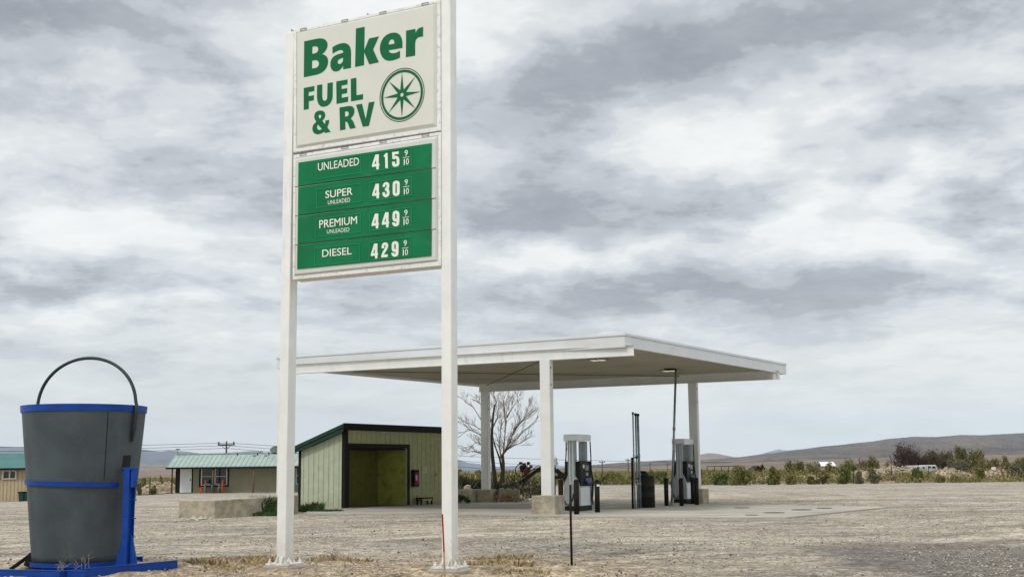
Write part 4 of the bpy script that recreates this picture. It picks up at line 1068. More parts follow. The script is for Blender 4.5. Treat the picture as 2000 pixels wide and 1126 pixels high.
hwin(393, 912.5, 416, 947); hwin(419.5, 912.5, 443.5, 946.5); hwin(578, 910, 594, 945)
mb = MB(); hbox(mb, 583, 908, 598, 947, out=.01); mb.build('window_trim', trim, house)
# porch posts
for px, m_ in ((336.8, red_wood), (416.3, wood), (495, wood), (559, wood)):
    mb = MB(); a = hp(px, 911, HD - 1.2); g0 = gz(a.x, HD - 1.2); mb.tube([V(a.x, HD - 1.2, g0 - .1), V(a.x + (.06 if px == 495 else 0), HD - 1.2, zE * .5), V(a.x, HD - 1.2, zE - .1)], .06, 8); mb.build('porch_post', m_, house)
mb = MB(); a = hp(330, 962, HD - 1); mb.box(V((a.x + xR) / 2, HD - .75, gzH - .06), (xR - a.x, 1.6, .16)); mb.build('porch_slab', slab_m, house)
# chairs and tables
def chair(px, face, lab):
    a = hp(px, 962, HD - .7); c = V(a.x, HD - .7, gzH + .02); t = thing('plastic_chair', c[:], lab, 'chair', 'orange chairs on the porch')
    mb = MB(); mb.box(c + V(0, 0, .44), (.46, .44, .05)); mb.build('seat', orange, t)
    mb = MB(); mb.box(c + V(-.20 * face, 0, .74), (.07, .42, .6)); mb.build('backrest', orange, t)
    for i in (-1, 1):
        for j in (-1, 1): mb = MB(); mb.tube([c + V(.22 * i, .19 * j, 0), c + V(.17 * i, .17 * j, .44)], .035, 6); mb.build('leg', orange, t)
    mb = MB(); mb.box(c + V(0, .2, .62), (.4, .05, .04)); mb.box(c + V(0, -.2, .62), (.4, .05, .04)); mb.build('armrest', orange, t)
chair(397, -1, 'orange plastic chair left of the teal table under the window')
chair(430, -1, 'orange plastic chair right of the wooden porch post under the window')
def table(px, lab, grp='teal tables on the porch'):
    a = hp(px, 962, HD - .7); c = V(a.x, HD - .7, gzH + .02); t = thing('small_table', c[:], lab, 'table', grp)
    mb = MB(); mb.box(c + V(0, 0, .72), (.78, .6, .06)); mb.build('table_top', teal, t)
    for i in (-1, 1):
        for j in (-1, 1): mb = MB(); mb.tube([c + V(.25 * i, .2 * j, 0), c + V(.3 * i, .24 * j, .7)], .04, 6); mb.build('leg', teal, t)
table(408.5, 'teal table between the orange chair and the wooden porch post'); table(421.5, 'teal table just right of the wooden porch post'); table(590, 'teal table glimpsed between the white pole and the shed')

# tan building at the far left
TD = 88.0; gzT = UD(20, 977.5, TD).z
tb = thing('tan_building', (UD(20, 977, TD).x, TD, gzT), 'tan ribbed-metal building with a teal roof at the left edge', 'building')
xa, xb = UD(-120, 977, TD).x, UD(60, 977, TD).x
zE2, zR2 = UD(20, 914, TD).z, UD(20, 886.5, TD + 3).z
mb = MB(); mb.box(V((xa + xb) / 2, TD + 3, (gzT - .2 + zE2) / 2), (xb - xa, 6, zE2 - gzT + .2)); w_ = mb.build('wall', tan_wall, tb)
mb = MB(); k = xa + .1
while k < xb: mb.box(V(k, TD - .012, (gzT + zE2) / 2), (.05, .03, zE2 - gzT)); k += .26
mb.build('wall_rib', tan_rib, w_)
mb = MB(); ribbed_roof(mb, V(xa, TD - .5, zE2 - .02), V(xb + .3, TD - .5, zE2 - .02), V(xb + .3, TD + 3, zR2), V(xa, TD + 3, zR2), 30, .04); ribbed_roof(mb, V(xb + .3, TD + 6.5, zE2), V(xa, TD + 6.5, zE2), V(xa, TD + 3, zR2), V(xb + .3, TD + 3, zR2), 16); r_ = mb.build('roof', roof_teal, tb)
mb = MB(); mb.box(V((xa + xb) / 2, TD - .53, zE2 - .05), (xb - xa + .3, .06, .12)); mb.build('gutter', trim, r_)
def tbox(mb, x0, y0, x1, y1, out):
    a = UD(x0, y0, TD - out); b = UD(x1, y1, TD - out); mb.box(V((a.x + b.x) / 2, TD - out, (a.z + b.z) / 2), (abs(b.x - a.x), .04, abs(a.z - b.z)))
mb = MB(); tbox(mb, 5.5, 919, 31, 934, .06); o = mb.build('window', glass, tb)
mb = MB()
for q in ((4.5, 918, 32, 919.6), (4.5, 933.2, 32, 935), (4.5, 919.6, 6.4, 933.2), (30, 919.6, 32, 933.2), (17.8, 919.6, 19.6, 933.2)): tbox(mb, *q, .1)
mb.build('window_frame', win_frame, o)
for px, l_ in ((45, 'green wheeled trash bin against the tan wall'), (53, 'green trash bin half hidden behind the giant bucket')):
    a = UD(px, 978, TD - 1.0); c = V(a.x, a.y, gzT - .02); t = thing('trash_bin', c[:], l_, 'trash bin', 'green trash bins by the tan building')
    mb = MB(); mb.hexa([c + V(-.20, -.22, 0), c + V(.20, -.22, 0), c + V(.20, .22, 0), c + V(-.20, .22, 0)], [c + V(-.26, -.28, .62), c + V(.26, -.28, .62), c + V(.26, .28, .62), c + V(-.26, .28, .62)]); mb.build('tub', mat('dark green plastic', (.02, .05, .045), .5), t)
    mb = MB(); mb.box(c + EZ * .65, (.58, .6, .06)); mb.build('lid', black, t)

# ================================================================== UTILITY POLES
def upole(px, ybase, ytop, Y, arm, lab, wires=None, brace=True, grp='utility poles'):
    a = UD(px, ytop, Y); z0_ = UD(px, ybase, Y).z
    t = thing('utility_pole', (a.x, Y, z0_), lab, 'utility pole', grp)
    H_ = a.z - z0_; r = H_ * .018 + .03
    mb = MB(); mb.tube([V(a.x, Y, z0_ - .3), V(a.x, Y, a.z)], [r * 1.25, r * .8], 10); mb.build('pole', pole_wood, t)
    w_ = arm / F * Y
    if arm:
        mb = MB(); za = a.z - H_ * .10
        mb.box(V(a.x, Y - r, za), (w_, .12, .14)); ca = mb.build('crossarm', pole_wood, t)
        if brace:
            mb = MB(); mb.bar(V(a.x - w_ * .3, Y - r * 1.4, za - .05), V(a.x, Y - r * 1.4, za - w_ * .26), .05); mb.bar(V(a.x + w_ * .3, Y - r * 1.4, za - .05), V(a.x, Y - r * 1.4, za - w_ * .26), .05); mb.build('brace', pole_wood, t)
        for f_ in (-.44, .44):
            mb = MB(); mb.tube([V(a.x + w_ * f_, Y - r, za), V(a.x + w_ * f_, Y - r, za + .3)], [.05, .09], 6); mb.build('insulator', dark_metal, t)
    return t, a
t, a = upole(442.5, 930, 861, 130, 33, 'dark wooden utility pole with crossarm rising behind the green roofed building')
for (z_, dxl, zl, xr_, zr2) in ((.35, -60, 1.4, 60, -2.4), (-.2, -60, 1.0, 60, -3.2), (-.75, -60, .9, 60, -4.2)):
    zz = a.z - .35 + z_ * .5
    mb = MB(); pts = [V(a.x - 60 + 6 * i, 130 - 3.0 * (10 - i) * .6, zz + zl * .9 * (1 - i / 10) - .9 * sin(pi * i / 10)) for i in range(11)]
    mb.tube(pts, .018, 4); mb.build('wire', dark_metal, t)
    mb = MB(); pts = [V(a.x + 6 * i, 130 + 4 * i, zz + zr2 * i / 10 - .5 * sin(pi * i / 10)) for i in range(11)]
    mb.tube(pts, .018, 4); mb.build('wire', dark_metal, t)
upole(1176, 938, 898, 300, 11, 'distant utility pole seen just right of the near pump')
upole(1226.5, 936, 894, 280, 10, 'distant utility pole seen left of the vent pipe bundle')
upole(1269.5, 933, 903, 420, 5, 'distant utility pole seen right of the trash barrel', brace=False)
upole(1303.5, 932, 904, 440, 7, 'distant utility pole seen left of the leaning pipe', brace=False)
upole(1364.5, 932, 906, 420, 5, 'distant utility pole seen right of the last canopy post', brace=False)

# ================================================================== VEGETATION
def leaves(mb, c, rx, ry, rz, n, size, rnd, nm=3, clumps=14, sharp=1.0, flat_bot=True):
    cl = []
    for i in range(clumps):
        a = rnd.random() * 2 * pi; u = rnd.random() ** .5 * .8; h = rnd.random()
        rr = u * (1 - .45 * h)
        cl.append((V(c.x + rx * rr * cos(a), c.y + ry * rr * sin(a), c.z + rz * (.12 + .74 * h)), rnd.uniform(.22, .42)))
    for i in range(n):
        cc, q = rnd.choice(cl)
        d = V(rnd.gauss(0, 1), rnd.gauss(0, 1), rnd.gauss(0, 1)).normalized() * (rnd.random() ** .45) * q
        p = cc + V(d.x * rx, d.y * ry, d.z * rz * .8)
        if p.z < c.z: p.z = c.z + rnd.random() * .1
        ax = V(rnd.gauss(0, 1), rnd.gauss(0, 1), rnd.gauss(0, 1) + sharp).normalized(); b = ax.cross(V(rnd.gauss(0, 1), rnd.gauss(0, 1), rnd.gauss(0, 1))).normalized()
        s_ = size * rnd.uniform(.5, 1.3)
        mb.add([p - ax * s_, p + b * s_ * .42, p + ax * s_, p - b * s_ * .42], [(0, 1, 2, 3)], rnd.randrange(nm))
def bush(name, c, rx, rz, mats_, lab, cat='bush', group=None, n=1500, size=.07, seed=0, ry=None, clumps=14, sharp=1.0):
    rnd = random.Random(seed * 31 + 5); t = thing(name, c[:], lab, cat, group); ry = ry or rx * .8
    mb = MB(); leaves(mb, c, rx, ry, rz, n, size, rnd, len(mats_), clumps, sharp); mb.build('foliage', mats_, t)
    st = MB()
    for k in range(9):
        a = rnd.random() * 2 * pi; q = rnd.uniform(.2, .75)
        st.tube([c + V(.1 * cos(a), .1 * sin(a), -.1), c + V(rx * q * .5 * cos(a), ry * q * .5 * sin(a), rz * .4), c + V(rx * q * cos(a), ry * q * sin(a), rz * .85)], [.03, .018, .006], 5)
    st.build('stem', twig, t); return t
def bare(mb, p, d, l, r, depth, rnd, spread=.5, upw=.12, mi_t=1, nseg=3, minr=.004):
    pts = [p]; q = p.copy(); dd = d.copy()
    for i in range(nseg):
        dd = (dd + V(rnd.gauss(0, 1), rnd.gauss(0, 1), rnd.gauss(0, .7)) * .10 + V(0, 0, upw * .5)).normalized(); q = q + dd * (l / nseg); pts.append(q.copy())
    r1 = max(minr, r * .62); rs = [r + (r1 - r) * i / nseg for i in range(nseg + 1)]
    mb.tube(pts, rs, 6 if r > .02 else 3, 0 if r > .03 else mi_t, cap=False)
    if depth <= 0: return
    nb = rnd.choice((3, 4)) if depth > 1 else rnd.choice((4, 5))
    for k in range(nb):
        f_ = rnd.uniform(.35, 1.0) if k else 1.0
        idx = min(nseg - 1, int(f_ * nseg)); pp = pts[idx].lerp(pts[idx + 1], f_ * nseg - idx) if f_ < 1 else pts[-1]
        s_ = V(rnd.gauss(0, 1), rnd.gauss(0, 1), rnd.gauss(0, .5)); s_ = (s_ - dd * s_.dot(dd)).normalized()
        nd = (dd + s_ * (spread * rnd.uniform(.6, 1.3)) + V(0, 0, upw)).normalized()
        bare(mb, pp, nd, l * rnd.uniform(.55, .82), r1 * rnd.uniform(.6, .85), depth - 1, rnd, spread, upw, mi_t, nseg, minr)
# main bare tree behind the far wall
TY = 62.0
def T(px, py, dy=0): return UD(px, py, TY + dy)
tb0 = T(975, 955); tree = thing('bare_tree', (tb0.x, TY, 0), 'leafless two-trunk tree with fine twigs behind the far canopy post', 'tree')
rnd = random.Random(12)
mb = MB()
trunks = [[(968, 968), (966, 930), (962, 893), (960, 860), (962, 822), (966, 790)], [(978, 968), (981, 935), (983, 905), (982, 886)], [(980, 915), (976, 895), (968, 873), (964, 864)]]
for tr, r0_ in zip(trunks, (.125, .15, .06)):
    pts = [T(*p) for p in tr]; mb.tube(pts, [r0_ * (1 - .65 * i / (len(pts) - 1)) for i in range(len(pts))], 9)
mb.build('trunk', bark, tree)
mb = MB()
limbs = [((961, 880), (938, 848), (915, 838), (899, 851)), ((961, 880), (945, 870), (930, 862), (915, 878)), ((960, 855), (940, 820), (925, 795), (908, 785)), ((960, 862), (946, 842), (925, 830), (900, 820)), ((962, 825), (950, 805), (940, 790), (928, 782)),
         ((966, 795), (970, 785), (966, 778), (964, 772)), ((962, 835), (972, 815), (973, 800), (978, 790)), ((983, 886), (986, 850), (990, 815), (989, 775)), ((983, 886), (995, 865), (1004, 838), (1010, 805)), ((988, 830), (985, 800), (983, 785), (986, 772)),
         ((983, 886), (1004, 862), (1022, 840), (1044, 826)), ((1000, 850), (1015, 825), (1030, 812), (1040, 806)), ((986, 880), (1005, 868), (1018, 864), (1030, 856)), ((968, 873), (962, 850), (956, 830), (950, 815)), ((990, 815), (998, 800), (1005, 790), (1012, 783)), ((976, 895), (985, 880), (990, 870), (992, 860)), ((961, 880), (940, 885), (925, 880), (918, 882)), ((981, 900), (975, 870), (978, 840), (980, 815)), ((1004, 838), (1022, 820), (1030, 800), (1034, 790))]
for lm in limbs:
    dy = rnd.uniform(-1.0, 1.0); pts = [T(p[0], p[1], dy * i / 3) for i, p in enumerate(lm)]
    rs = [.040, .028, .017, .008]; mb.tube(pts, rs, 6, 1)
    for i in range(1, 4):
        for k in range(4):
            f_ = rnd.random(); p = pts[i - 1].lerp(pts[i], f_); d = (pts[i] - pts[i - 1]).normalized()
            s_ = V(rnd.gauss(0, 1), rnd.gauss(0, .7), rnd.gauss(0, .8)); nd = (d + s_ * .42 + V(0, 0, .15)).normalized()
            bare(mb, p, nd, rnd.uniform(.25, .6), .010, 2 if rnd.random() < .35 else 1, rnd, .5, .1, 1, 3, .0048)
mb.build('crown', [bark, twig], tree)

def gp(px, py, z=0.0): p = U(px, py, z); return V(p.x, p.y, z)
# bushes behind the wall
bush('bush', V(*UD(908, 955, 60).xy, .1), 1.0, .95, L_dark, 'dark dense bush left of the far canopy post behind the low wall', n=2600, size=.06, seed=1, group='bushes behind the far wall')
bush('bush', V(*UD(934, 955, 60.5).xy, .1), .7, .8, L_dark, 'dark bush directly left of the far canopy post', n=1800, size=.06, seed=2, group='bushes behind the far wall')
bush('bush', V(*UD(1000, 955, 60).xy, .1), .75, .85, L_dark, 'dark bush at the foot of the bare tree behind the low wall', n=1800, size=.06, seed=3, group='bushes behind the far wall')
bush('bush', V(*UD(971, 955, 61).xy, .1), .6, .8, L_dark, 'dark green bush between the two trunks of the bare tree', n=1500, size=.06, seed=4, group='bushes behind the far wall')
bush('bush', V(*UD(1042, 955, 64).xy, .0), 1.0, .95, L_sage, 'rounded grey green bush below the red machine', n=2600, size=.07, seed=5, clumps=30)
for i, (px, w_) in enumerate(((899, 1.6), (922, 1.4), (950, 1.6), (992, 1.7), (1015, 1.2))):
    bush('tall_grass_clump', V(*UD(px, 950, 72 + i).xy, .0), w_, 1.35, L_olive, ['olive tall grass farthest left behind the dark bushes', 'olive tall grass behind the left dark bush', 'olive tall grass behind the far canopy post', 'olive tall grass behind the bare tree', 'olive tall grass left of the red machine'][i], 'grass clump', 'tall grass clumps behind the low wall', 1300, .12, 20 + i, sharp=2.5)
mb = MB(); q = UD(913, 953, 57); mb.rock(V(q.x, q.y, .62), .24, .17); mb2 = solo('boulder', mb, stone, (q.x, q.y, .5), 'tan boulder lying by the top of the short low wall left of the far post', 'rock')
# broken branches by the wall
q = gp(1020, 979); rnd = random.Random(5); mb = MB()
for k in range(46):
    a = rnd.random() * 2 * pi; p = q + V(rnd.gauss(0, .45), rnd.gauss(0, .3), .02); mb.tube([p, p + V(cos(a) * rnd.uniform(.2, .6), sin(a) * .3, rnd.uniform(.05, .45))], [.015, .006], 4)
solo('branch_pile', mb, mat('bleached branches', (.26, .22, .15), .9, var=.3), q[:], 'pile of bleached dead branches at the end of the broken wall', 'branch pile')
mb = MB(); rnd = random.Random(6)
leaves(mb, gp(990, 981), 1.0, .3, .35, 700, .06, rnd, 3, 10); solo('dry_weed', mb, L_dry, gp(990, 981)[:], 'dry brown weeds against the broken stained wall', 'weeds')
mb = MB(); leaves(mb, gp(905, 983), .45, .25, .38, 500, .05, rnd, 3, 8); solo('weed_clump', mb, L_grass, gp(905, 983)[:], 'green weeds below the short wall right of the sign pole', 'weeds')
# green weeds
def weeds(px, py, w_, h_, lab, seed, n=900, mats_=L_grass, blade=.14, nm='weed_clump'):
    rnd = random.Random(seed); c = gp(px, py); mb = MB()
    tufts = [(rnd.gauss(0, .5) * w_, rnd.gauss(0, .3) * w_, rnd.uniform(.35, 1.0), rnd.uniform(.06, .16)) for _ in range(max(7, int(w_ * 22)))]
    for k in range(n):
        tx, ty, th, tr = rnd.choice(tufts); ax_, ay_ = rnd.gauss(0, 1), rnd.gauss(0, 1)
        p = c + V(tx + ax_ * tr, ty + ay_ * tr * .8, 0); hh_ = h_ * th * rnd.uniform(.3, 1.0)
        dx = (ax_ * .28 + rnd.gauss(0, .22)) * hh_; dy = (ay_ * .2 + rnd.gauss(0, .2)) * hh_; s_ = rnd.uniform(.010, .024)
        mid_ = p + V(dx * .4, dy * .4, hh_ * .6); tip = p + V(dx, dy, hh_)
        mb.add([p - V(s_, 0, 0), p + V(s_, 0, 0), mid_ + V(s_ * .8, 0, 0), tip, mid_ - V(s_ * .8, 0, 0)], [(0, 1, 2, 3, 4)], rnd.randrange(3))
    solo(nm, mb, mats_, c[:], lab, 'weeds')
weeds(498, 1005, .5, .75, 'large green weed clump below the low concrete wall', 1, 2600)
weeds(520, 1006, .5, .2, 'low green weeds spreading right toward the left sign pole', 2, 700)
weeds(614, 998, .45, .42, 'green weeds at the left corner of the shed', 3, 900)
weeds(632, 999, .6, .14, 'thin green weeds along the shed wall', 4, 500)
# straw and dry plants in the foreground
def fg(px, py, w_, h_, lab, seed, n, m_=L_dry): weeds(px, py, w_, h_, lab, seed, int(n * .7), m_, nm='dry_grass')
fg(430, 1100, .55, .13, 'flattened straw grass left of the left sign footing', 11, 700)
fg(452, 1111, .4, .10, 'small straw tuft nearest the left sign footing', 12, 300)
fg(980, 1101, .6, .10, 'low dry grass mound right of the right sign pole', 13, 500)
fg(985, 1090, .5, .09, 'short dry tuft farther back right of the right sign pole', 14, 350, L_dry)
fg(640, 1092, .55, .10, 'sparse dry tuft between the two sign poles', 15, 260)
fg(505, 1092, .4, .10, 'sparse dry tuft left of the left sign pole', 18, 260)
fg(1010, 1118, .6, .07, 'trodden straw near the bottom edge right of the sign', 16, 350)
def drystalk(px, py, h_, lab, seed):
    rnd = random.Random(seed); c = gp(px, py); mb = MB()
    for k in range(5):
        a = rnd.uniform(-1, 1); p = c + V(rnd.gauss(0, .05), rnd.gauss(0, .05), 0); e = p + V(a * h_ * .35, rnd.gauss(0, .06), h_ * rnd.uniform(.6, 1))
        mb.tube([p, p.lerp(e, .5) + V(0, 0, .02), e], [.006, .004, .003], 3)
        for j in range(4):
            q = p.lerp(e, rnd.uniform(.35, 1)); mb.tube([q, q + V(rnd.gauss(0, .05), rnd.gauss(0, .04), rnd.uniform(.01, .07))], [.004, .002], 3)
    solo('dry_stalk', mb, mat('pale dry stalk', (.25, .22, .16), .9), c[:], lab, 'weeds', 'dry stalks in front of the giant bucket')
drystalk(158, 1118, .26, 'taller dry branching stalk in front of the giant bucket', 3); drystalk(115, 1122, .26, 'shorter dry branching stalk in front of the giant bucket', 4)
drystalk(655, 1093, .16, 'tiny dry stalk standing in the gravel between the sign poles', 8)

# ================================================================== RED MACHINE with boom
MY = 64.0
def Mp(px, py, dy=0): return UD(px, py, MY + dy)
mc = Mp(1040, 950)
mach = thing('farm_machine', (mc.x, MY, 0), 'old red and rust farm machine with a wheel and long boom behind the near post', 'machine')
mb = MB(); cW = Mp(1019, 918)
N2 = 28; mb.tube([cW + V(cos(2 * pi * k / N2) * .33, 0, sin(2 * pi * k / N2) * .33) for k in range(N2 + 1)], .028, 6)
for k in range(6): a = k * pi / 3; mb.tube([cW, cW + V(cos(a) * .33, 0, sin(a) * .33)], .01, 4)
mb.build('wheel', rust, mach)
mb = MB(); c = Mp(1014, 945); mb.tube([c + V(-.15 + .30 * (1 - cos(t_ * pi / 2 / 8)), 0, -.25 + .42 * sin(t_ * pi / 2 / 8)) for t_ in range(9)], .05, 8); mb.build('curved_arm', rust, mach)
mb = MB(); c = Mp(1022, 914); mb.box(c, (.32, .4, .36)); mb.box(c + V(.05, 0, .22), (.18, .2, .12)); mb.tube([c + V(-.14, -.22, -.05), c + V(-.14, -.22, .15)], .05, 8); mb.box(c + V(.1, -.22, -.2), (.14, .1, .24)); mb.box(c + V(.27, .05, -.06), (.18, .3, .26)); bev(mb.build('engine', rust_red, mach), .02)
mb = MB()
for k in range(7): a = rnd.random() * 6; q = Mp(1015 + rnd.random() * 20, 908 + rnd.random() * 16, -.25); mb.tube([q, q + V(cos(a) * .2, 0, sin(a) * .15), q + V(cos(a) * .3, .1, sin(a) * .3)], .016, 5)
mb.build('piping', rust_red, mach)
for k in range(5):
    mb = MB(); q = Mp(1017 + 5 * k, 906 + (k % 3) * 7, -.3 + .1 * (k % 2)); mb.lathe(q, [(.05, 0), (.09, .02), (.09, .1), (.05, .13)], 10); mb.build('pulley', rust if k % 2 else rust_red, mach)
mb = MB(); mb.bar(Mp(1014, 945), Mp(1047, 919), .14, .18); mb.bar(Mp(1047, 919), Mp(1058, 915), .14, .19); mb.bar(Mp(1052, 915), Mp(1086, 917), .16, .22); mb.bar(Mp(1086, 917), Mp(1102, 930), .16, .22); mb.bar(Mp(1102, 930), Mp(1106, 948), .1, .12); mb.build('boom', dark_metal, mach)
mb = MB(); mb.bar(Mp(1018, 932), Mp(1052, 908), .03, .03); mb.tube([Mp(1025, 906), Mp(1045, 909), Mp(1062, 910)], .015, 5); mb.tube([Mp(1030, 920), Mp(1056, 912)], .03, 6); mb.build('hydraulic_line', rust_red, mach)
mb = MB(); mb.bar(Mp(1074, 932), Mp(1112, 931), .14, .17); mb.tube([Mp(1077, 932), Mp(1077, 938)], .07, 8); mb.tube([Mp(1092, 931), Mp(1092, 926)], .08, 8); mb.build('lower_boom', dark_metal, mach)
for px in (1021, 1055, 1084): mb = MB(); mb.bar(Mp(px, 930 if px > 1030 else 926), V(Mp(px, 940).x, MY, -.05), .05, .05); mb.build('leg', rust, mach)
# thin leafy sapling behind machine
sp_ = thing('sapling', (Mp(1081, 930, 6).x, MY + 6, 0), 'thin pale sapling beyond the machine boom', 'tree'); mb = MB(); rnd = random.Random(9)
bs = V(Mp(1082, 930, 6).x, MY + 6, 0)
for k in range(8): mb.tube([bs, bs + V(rnd.gauss(0, .12), 0, 1.1), bs + V(rnd.gauss(0, .3), rnd.gauss(0, .2), rnd.uniform(1.7, 2.35))], [.02, .012, .004], 4)
mb.build('stem', twig, sp_)
mb = MB(); leaves(mb, bs + EZ * 1.2, .4, .4, 1.0, 260, .05, rnd, 3, 12); mb.build('foliage', L_sage, sp_)

# ================================================================== FENCE LINE, BUSHES, MOUNDS (right)
def fp(px, py, h_px, lab, m_=dark_metal, r=.03, lean=0):
    b = gp(px, py); tp_ = UD(px + lean, py - h_px, b.y); mb = MB(); mb.tube([b - EZ * .2, tp_], r, 6)
    mb.box(tp_ - EZ * .02, (r * 2.4, r * 2.4, .04)); solo('fence_post', mb, m_, b[:], lab, 'fence post', 'thin metal fence posts along the far edge of the lot')
for px, py, h_, l_ in ((1157, 947, 25, 'thin fence post in the brush right of the near pump'), (1301, 946, 24, 'thin fence post in the brush left of the leaning pipe'), (1372, 946, 31, 'thin fence post just right of the last canopy post'), (1521.5, 945, 26, 'thin fence post between the two green bushes by the red barn'), (1596, 944, 24, 'thin fence post among the low bushes below the white shed'), (1667.5, 943.5, 32, 'thin fence post at the left of the tall pale rubble mound'), (1742, 941, 36, 'thin fence post in front of the big stony mound'), (1814.5, 940, 31, 'thin fence post in front of the pale sand mound')):
    fp(px, py, h_, l_, lean=-1.5)
# gate rail
g0, g1 = gp(1901, 939), gp(1960, 938.5)
t = thing('gate', g0.lerp(g1, .5)[:], 'weathered wooden gate with a top rail and leaning right post', 'gate')
mb = MB(); mb.tube([g0 - EZ * .1, V(g0.x, g0.y, 1.15)], .07, 7); mb.build('post', wood, t)
mb = MB(); mb.tube([g1 + V(.15, 0, -.1), V(g1.x - .25, g1.y, 1.35)], .10, 7); mb.tube([g1 + V(.35, 0, -.1), V(g1.x, g1.y, .8)], .05, 6); mb.build('post', wood, t, 'leaning gate post')
mb = MB(); mb.tube([V(g0.x, g0.y, 1.15), V((g0.x + g1.x) / 2, g0.y, 1.02), V(g1.x - .25, g1.y, 1.22)], .055, 7); mb.build('rail', wood, t)
mb = MB(); c = V(g1.x - .85, g1.y - .1, 1.12); mb.box(c, (.38, .03, .26)); mb.build('white_plate', door_white, t)
# pipe corral far away
CY = 200.0; a = UD(1381, 910, CY); b = UD(1437, 909, CY); t = thing('corral_fence', (a.x, CY, -.2), 'rusty pipe corral fence on the plain right of the canopy', 'fence')
mb = MB(); mb.tube([a, b], .05, 5); mb.tube([a - EZ * .8, b - EZ * .8], .04, 5); mb.build('rail', rust, t)
for k in range(5): p = a.lerp(b, k / 4); mb = MB(); mb.tube([V(p.x, CY, -.2), p], .06, 5); mb.build('post', rust, t)

def mound(c, rx, ry, h, lab, seed, m_=None, nrocks=60, rr=.16, skew=0):
    h *= .58 if c.x > 0 else 1; nrocks = min(100, int(nrocks * 1.4))
    rnd = random.Random(seed); t = thing('dirt_mound', c[:], lab, 'mound', 'rubble and dirt mounds beyond the lot')
    mb = MB(); n = 40; k_ = 14; vs = []
    for j in range(k_ + 1):
        for i in range(n):
            a = 2 * pi * i / n; u = j / k_
            x = c.x + rx * u * cos(a) * (1 + .12 * sin(3 * a + seed)); y = c.y + ry * u * sin(a) * (1 + .1 * sin(2 * a + seed))
            z = h * (cos(pi * min(1, u)) * .5 + .5) * (1 + .35 * mnoise.noise(V(x * .7, y * .7, seed))) + .12 * mnoise.noise(V(x * 2.2, y * 2.2, seed)) + .05 * mnoise.noise(V(x * 6, y * 6, seed))
            vs.append(V(x + skew * z, y, c.z + z * (1 if u < .98 else 0) - .06))
    mb.add(vs, [(j * n + i, j * n + (i + 1) % n, (j + 1) * n + (i + 1) % n, (j + 1) * n + i) for j in range(k_) for i in range(n)], 0, False)
    mb.build('soil', m_ or mat('pale caliche soil', (.36, .295, .215), .95, var=.35, vs=2.5, bump=.8, bs=6, dirt=(.17, .125, .075), damt=.75, ds=(1, 1, 1)), t)
    mb = MB()
    for k in range(nrocks):
        v = rnd.choice(vs); mb.rock(v + V(0, 0, .04), rr * rnd.uniform(.3, 1.1), rr * rnd.uniform(.25, .7), mi=rnd.randrange(2), rnd=rnd)
    o = mb.build('rubble', [stone, mat('tan rock', (.31, .24, .16), .9, var=.3)], t); o['kind'] = 'stuff'
def mc_(px, py, z=0): return V(*gp(px, py).xy, z)
def atY(px, Y): p = UD(px, 940, Y); return V(p.x, Y, 0)
mound(atY(1425, 106), 1.5, 1.2, 1.2, 'pale boulder mound left of the big green bush', 2, nrocks=20, rr=.2)
mound(atY(1500, 110), 3.0, 1.6, 1.0, 'low pale mound between the bushes in front of the red barn', 3, nrocks=50)
mound(atY(1568, 112), 4.2, 2.0, 1.3, 'broad reddish rubble mound under the white shed', 4, nrocks=90)
mound(atY(1622, 110), 2.6, 1.5, 1.3, 'pale rocky mound left of the bright green bush', 5, nrocks=70)
mound(atY(1680, 112), 2.6, 1.6, 1.9, 'tall pale rubble mound right of the bright green bush', 6, nrocks=100, rr=.2)
mound(atY(1748, 118), 5.2, 2.6, 2.5, 'large stony rubble mound left of the white trailers', 7, nrocks=95, rr=.24)
mound(atY(1843, 112), 2.9, 1.8, 1.95, 'pointed pale sand mound right of the white trailers', 8, nrocks=15, skew=.3)
mound(atY(1880, 108), 4.0, 1.6, 1.35, 'low grassy dirt mound left of the wooden gate', 9, nrocks=50)
mound(atY(1950, 113), 4.0, 2.0, 1.9, 'dark rubble mound behind the wooden gate', 10, nrocks=90)
mound(atY(1545, 106), 3.0, 1.0, .5, 'low pale bank at the lot edge below the red barn', 12, nrocks=50)
mound(atY(1720, 104.5), 4.6, .9, .4, 'low pale bank at the foot of the stony mound', 13, nrocks=40)
mound(atY(1280, 118), 3.0, 1.4, .5, 'low pale bank seen behind the trash barrel', 14, nrocks=20)

blist = [(1408, 946.5, 24, 22, L_bright, 'green bush right beside the last canopy post block'),
 (1456, 946.5, 34, 41, L_green, 'large dark-centred green bush left of the red barn'),
 (1513, 945.8, 17, 36, L_green, 'upright green bush right of the red barn'),
 (1545, 945.5, 11, 22, L_olive, 'small olive bush under the broad reddish mound'),
 (1583, 945, 10, 17, L_green, 'smallest dark green bush below the white shed'),
 (1608, 944.6, 18, 24, L_olive, 'rounded olive bush right of the smallest dark bush'),
 (1650, 944.2, 16, 32, L_bright, 'bright green bush in front of the pale rubble mounds'),
 (1679, 944, 10, 24, L_sage, 'grey green shrub at the foot of the tall pale mound'),
 (1709, 943.5, 13, 28, L_sage, 'grey sparse shrub left of the big stony mound'),
 (1743, 942.5, 8, 13, L_dry, 'small straw-brown shrub at a fence post'),
 (1791, 942, 15, 26, L_bright, 'bright green bush in front of the white trailers'),
 (1838, 941.5, 13, 15, L_olive, 'low olive shrub at the foot of the pointed sand mound'),
 (1866, 941, 13, 13, L_olive, 'low olive shrub on the grassy mound left of the gate'),
 (1914, 940, 14, 24, L_green, 'green bush just inside the wooden gate')]
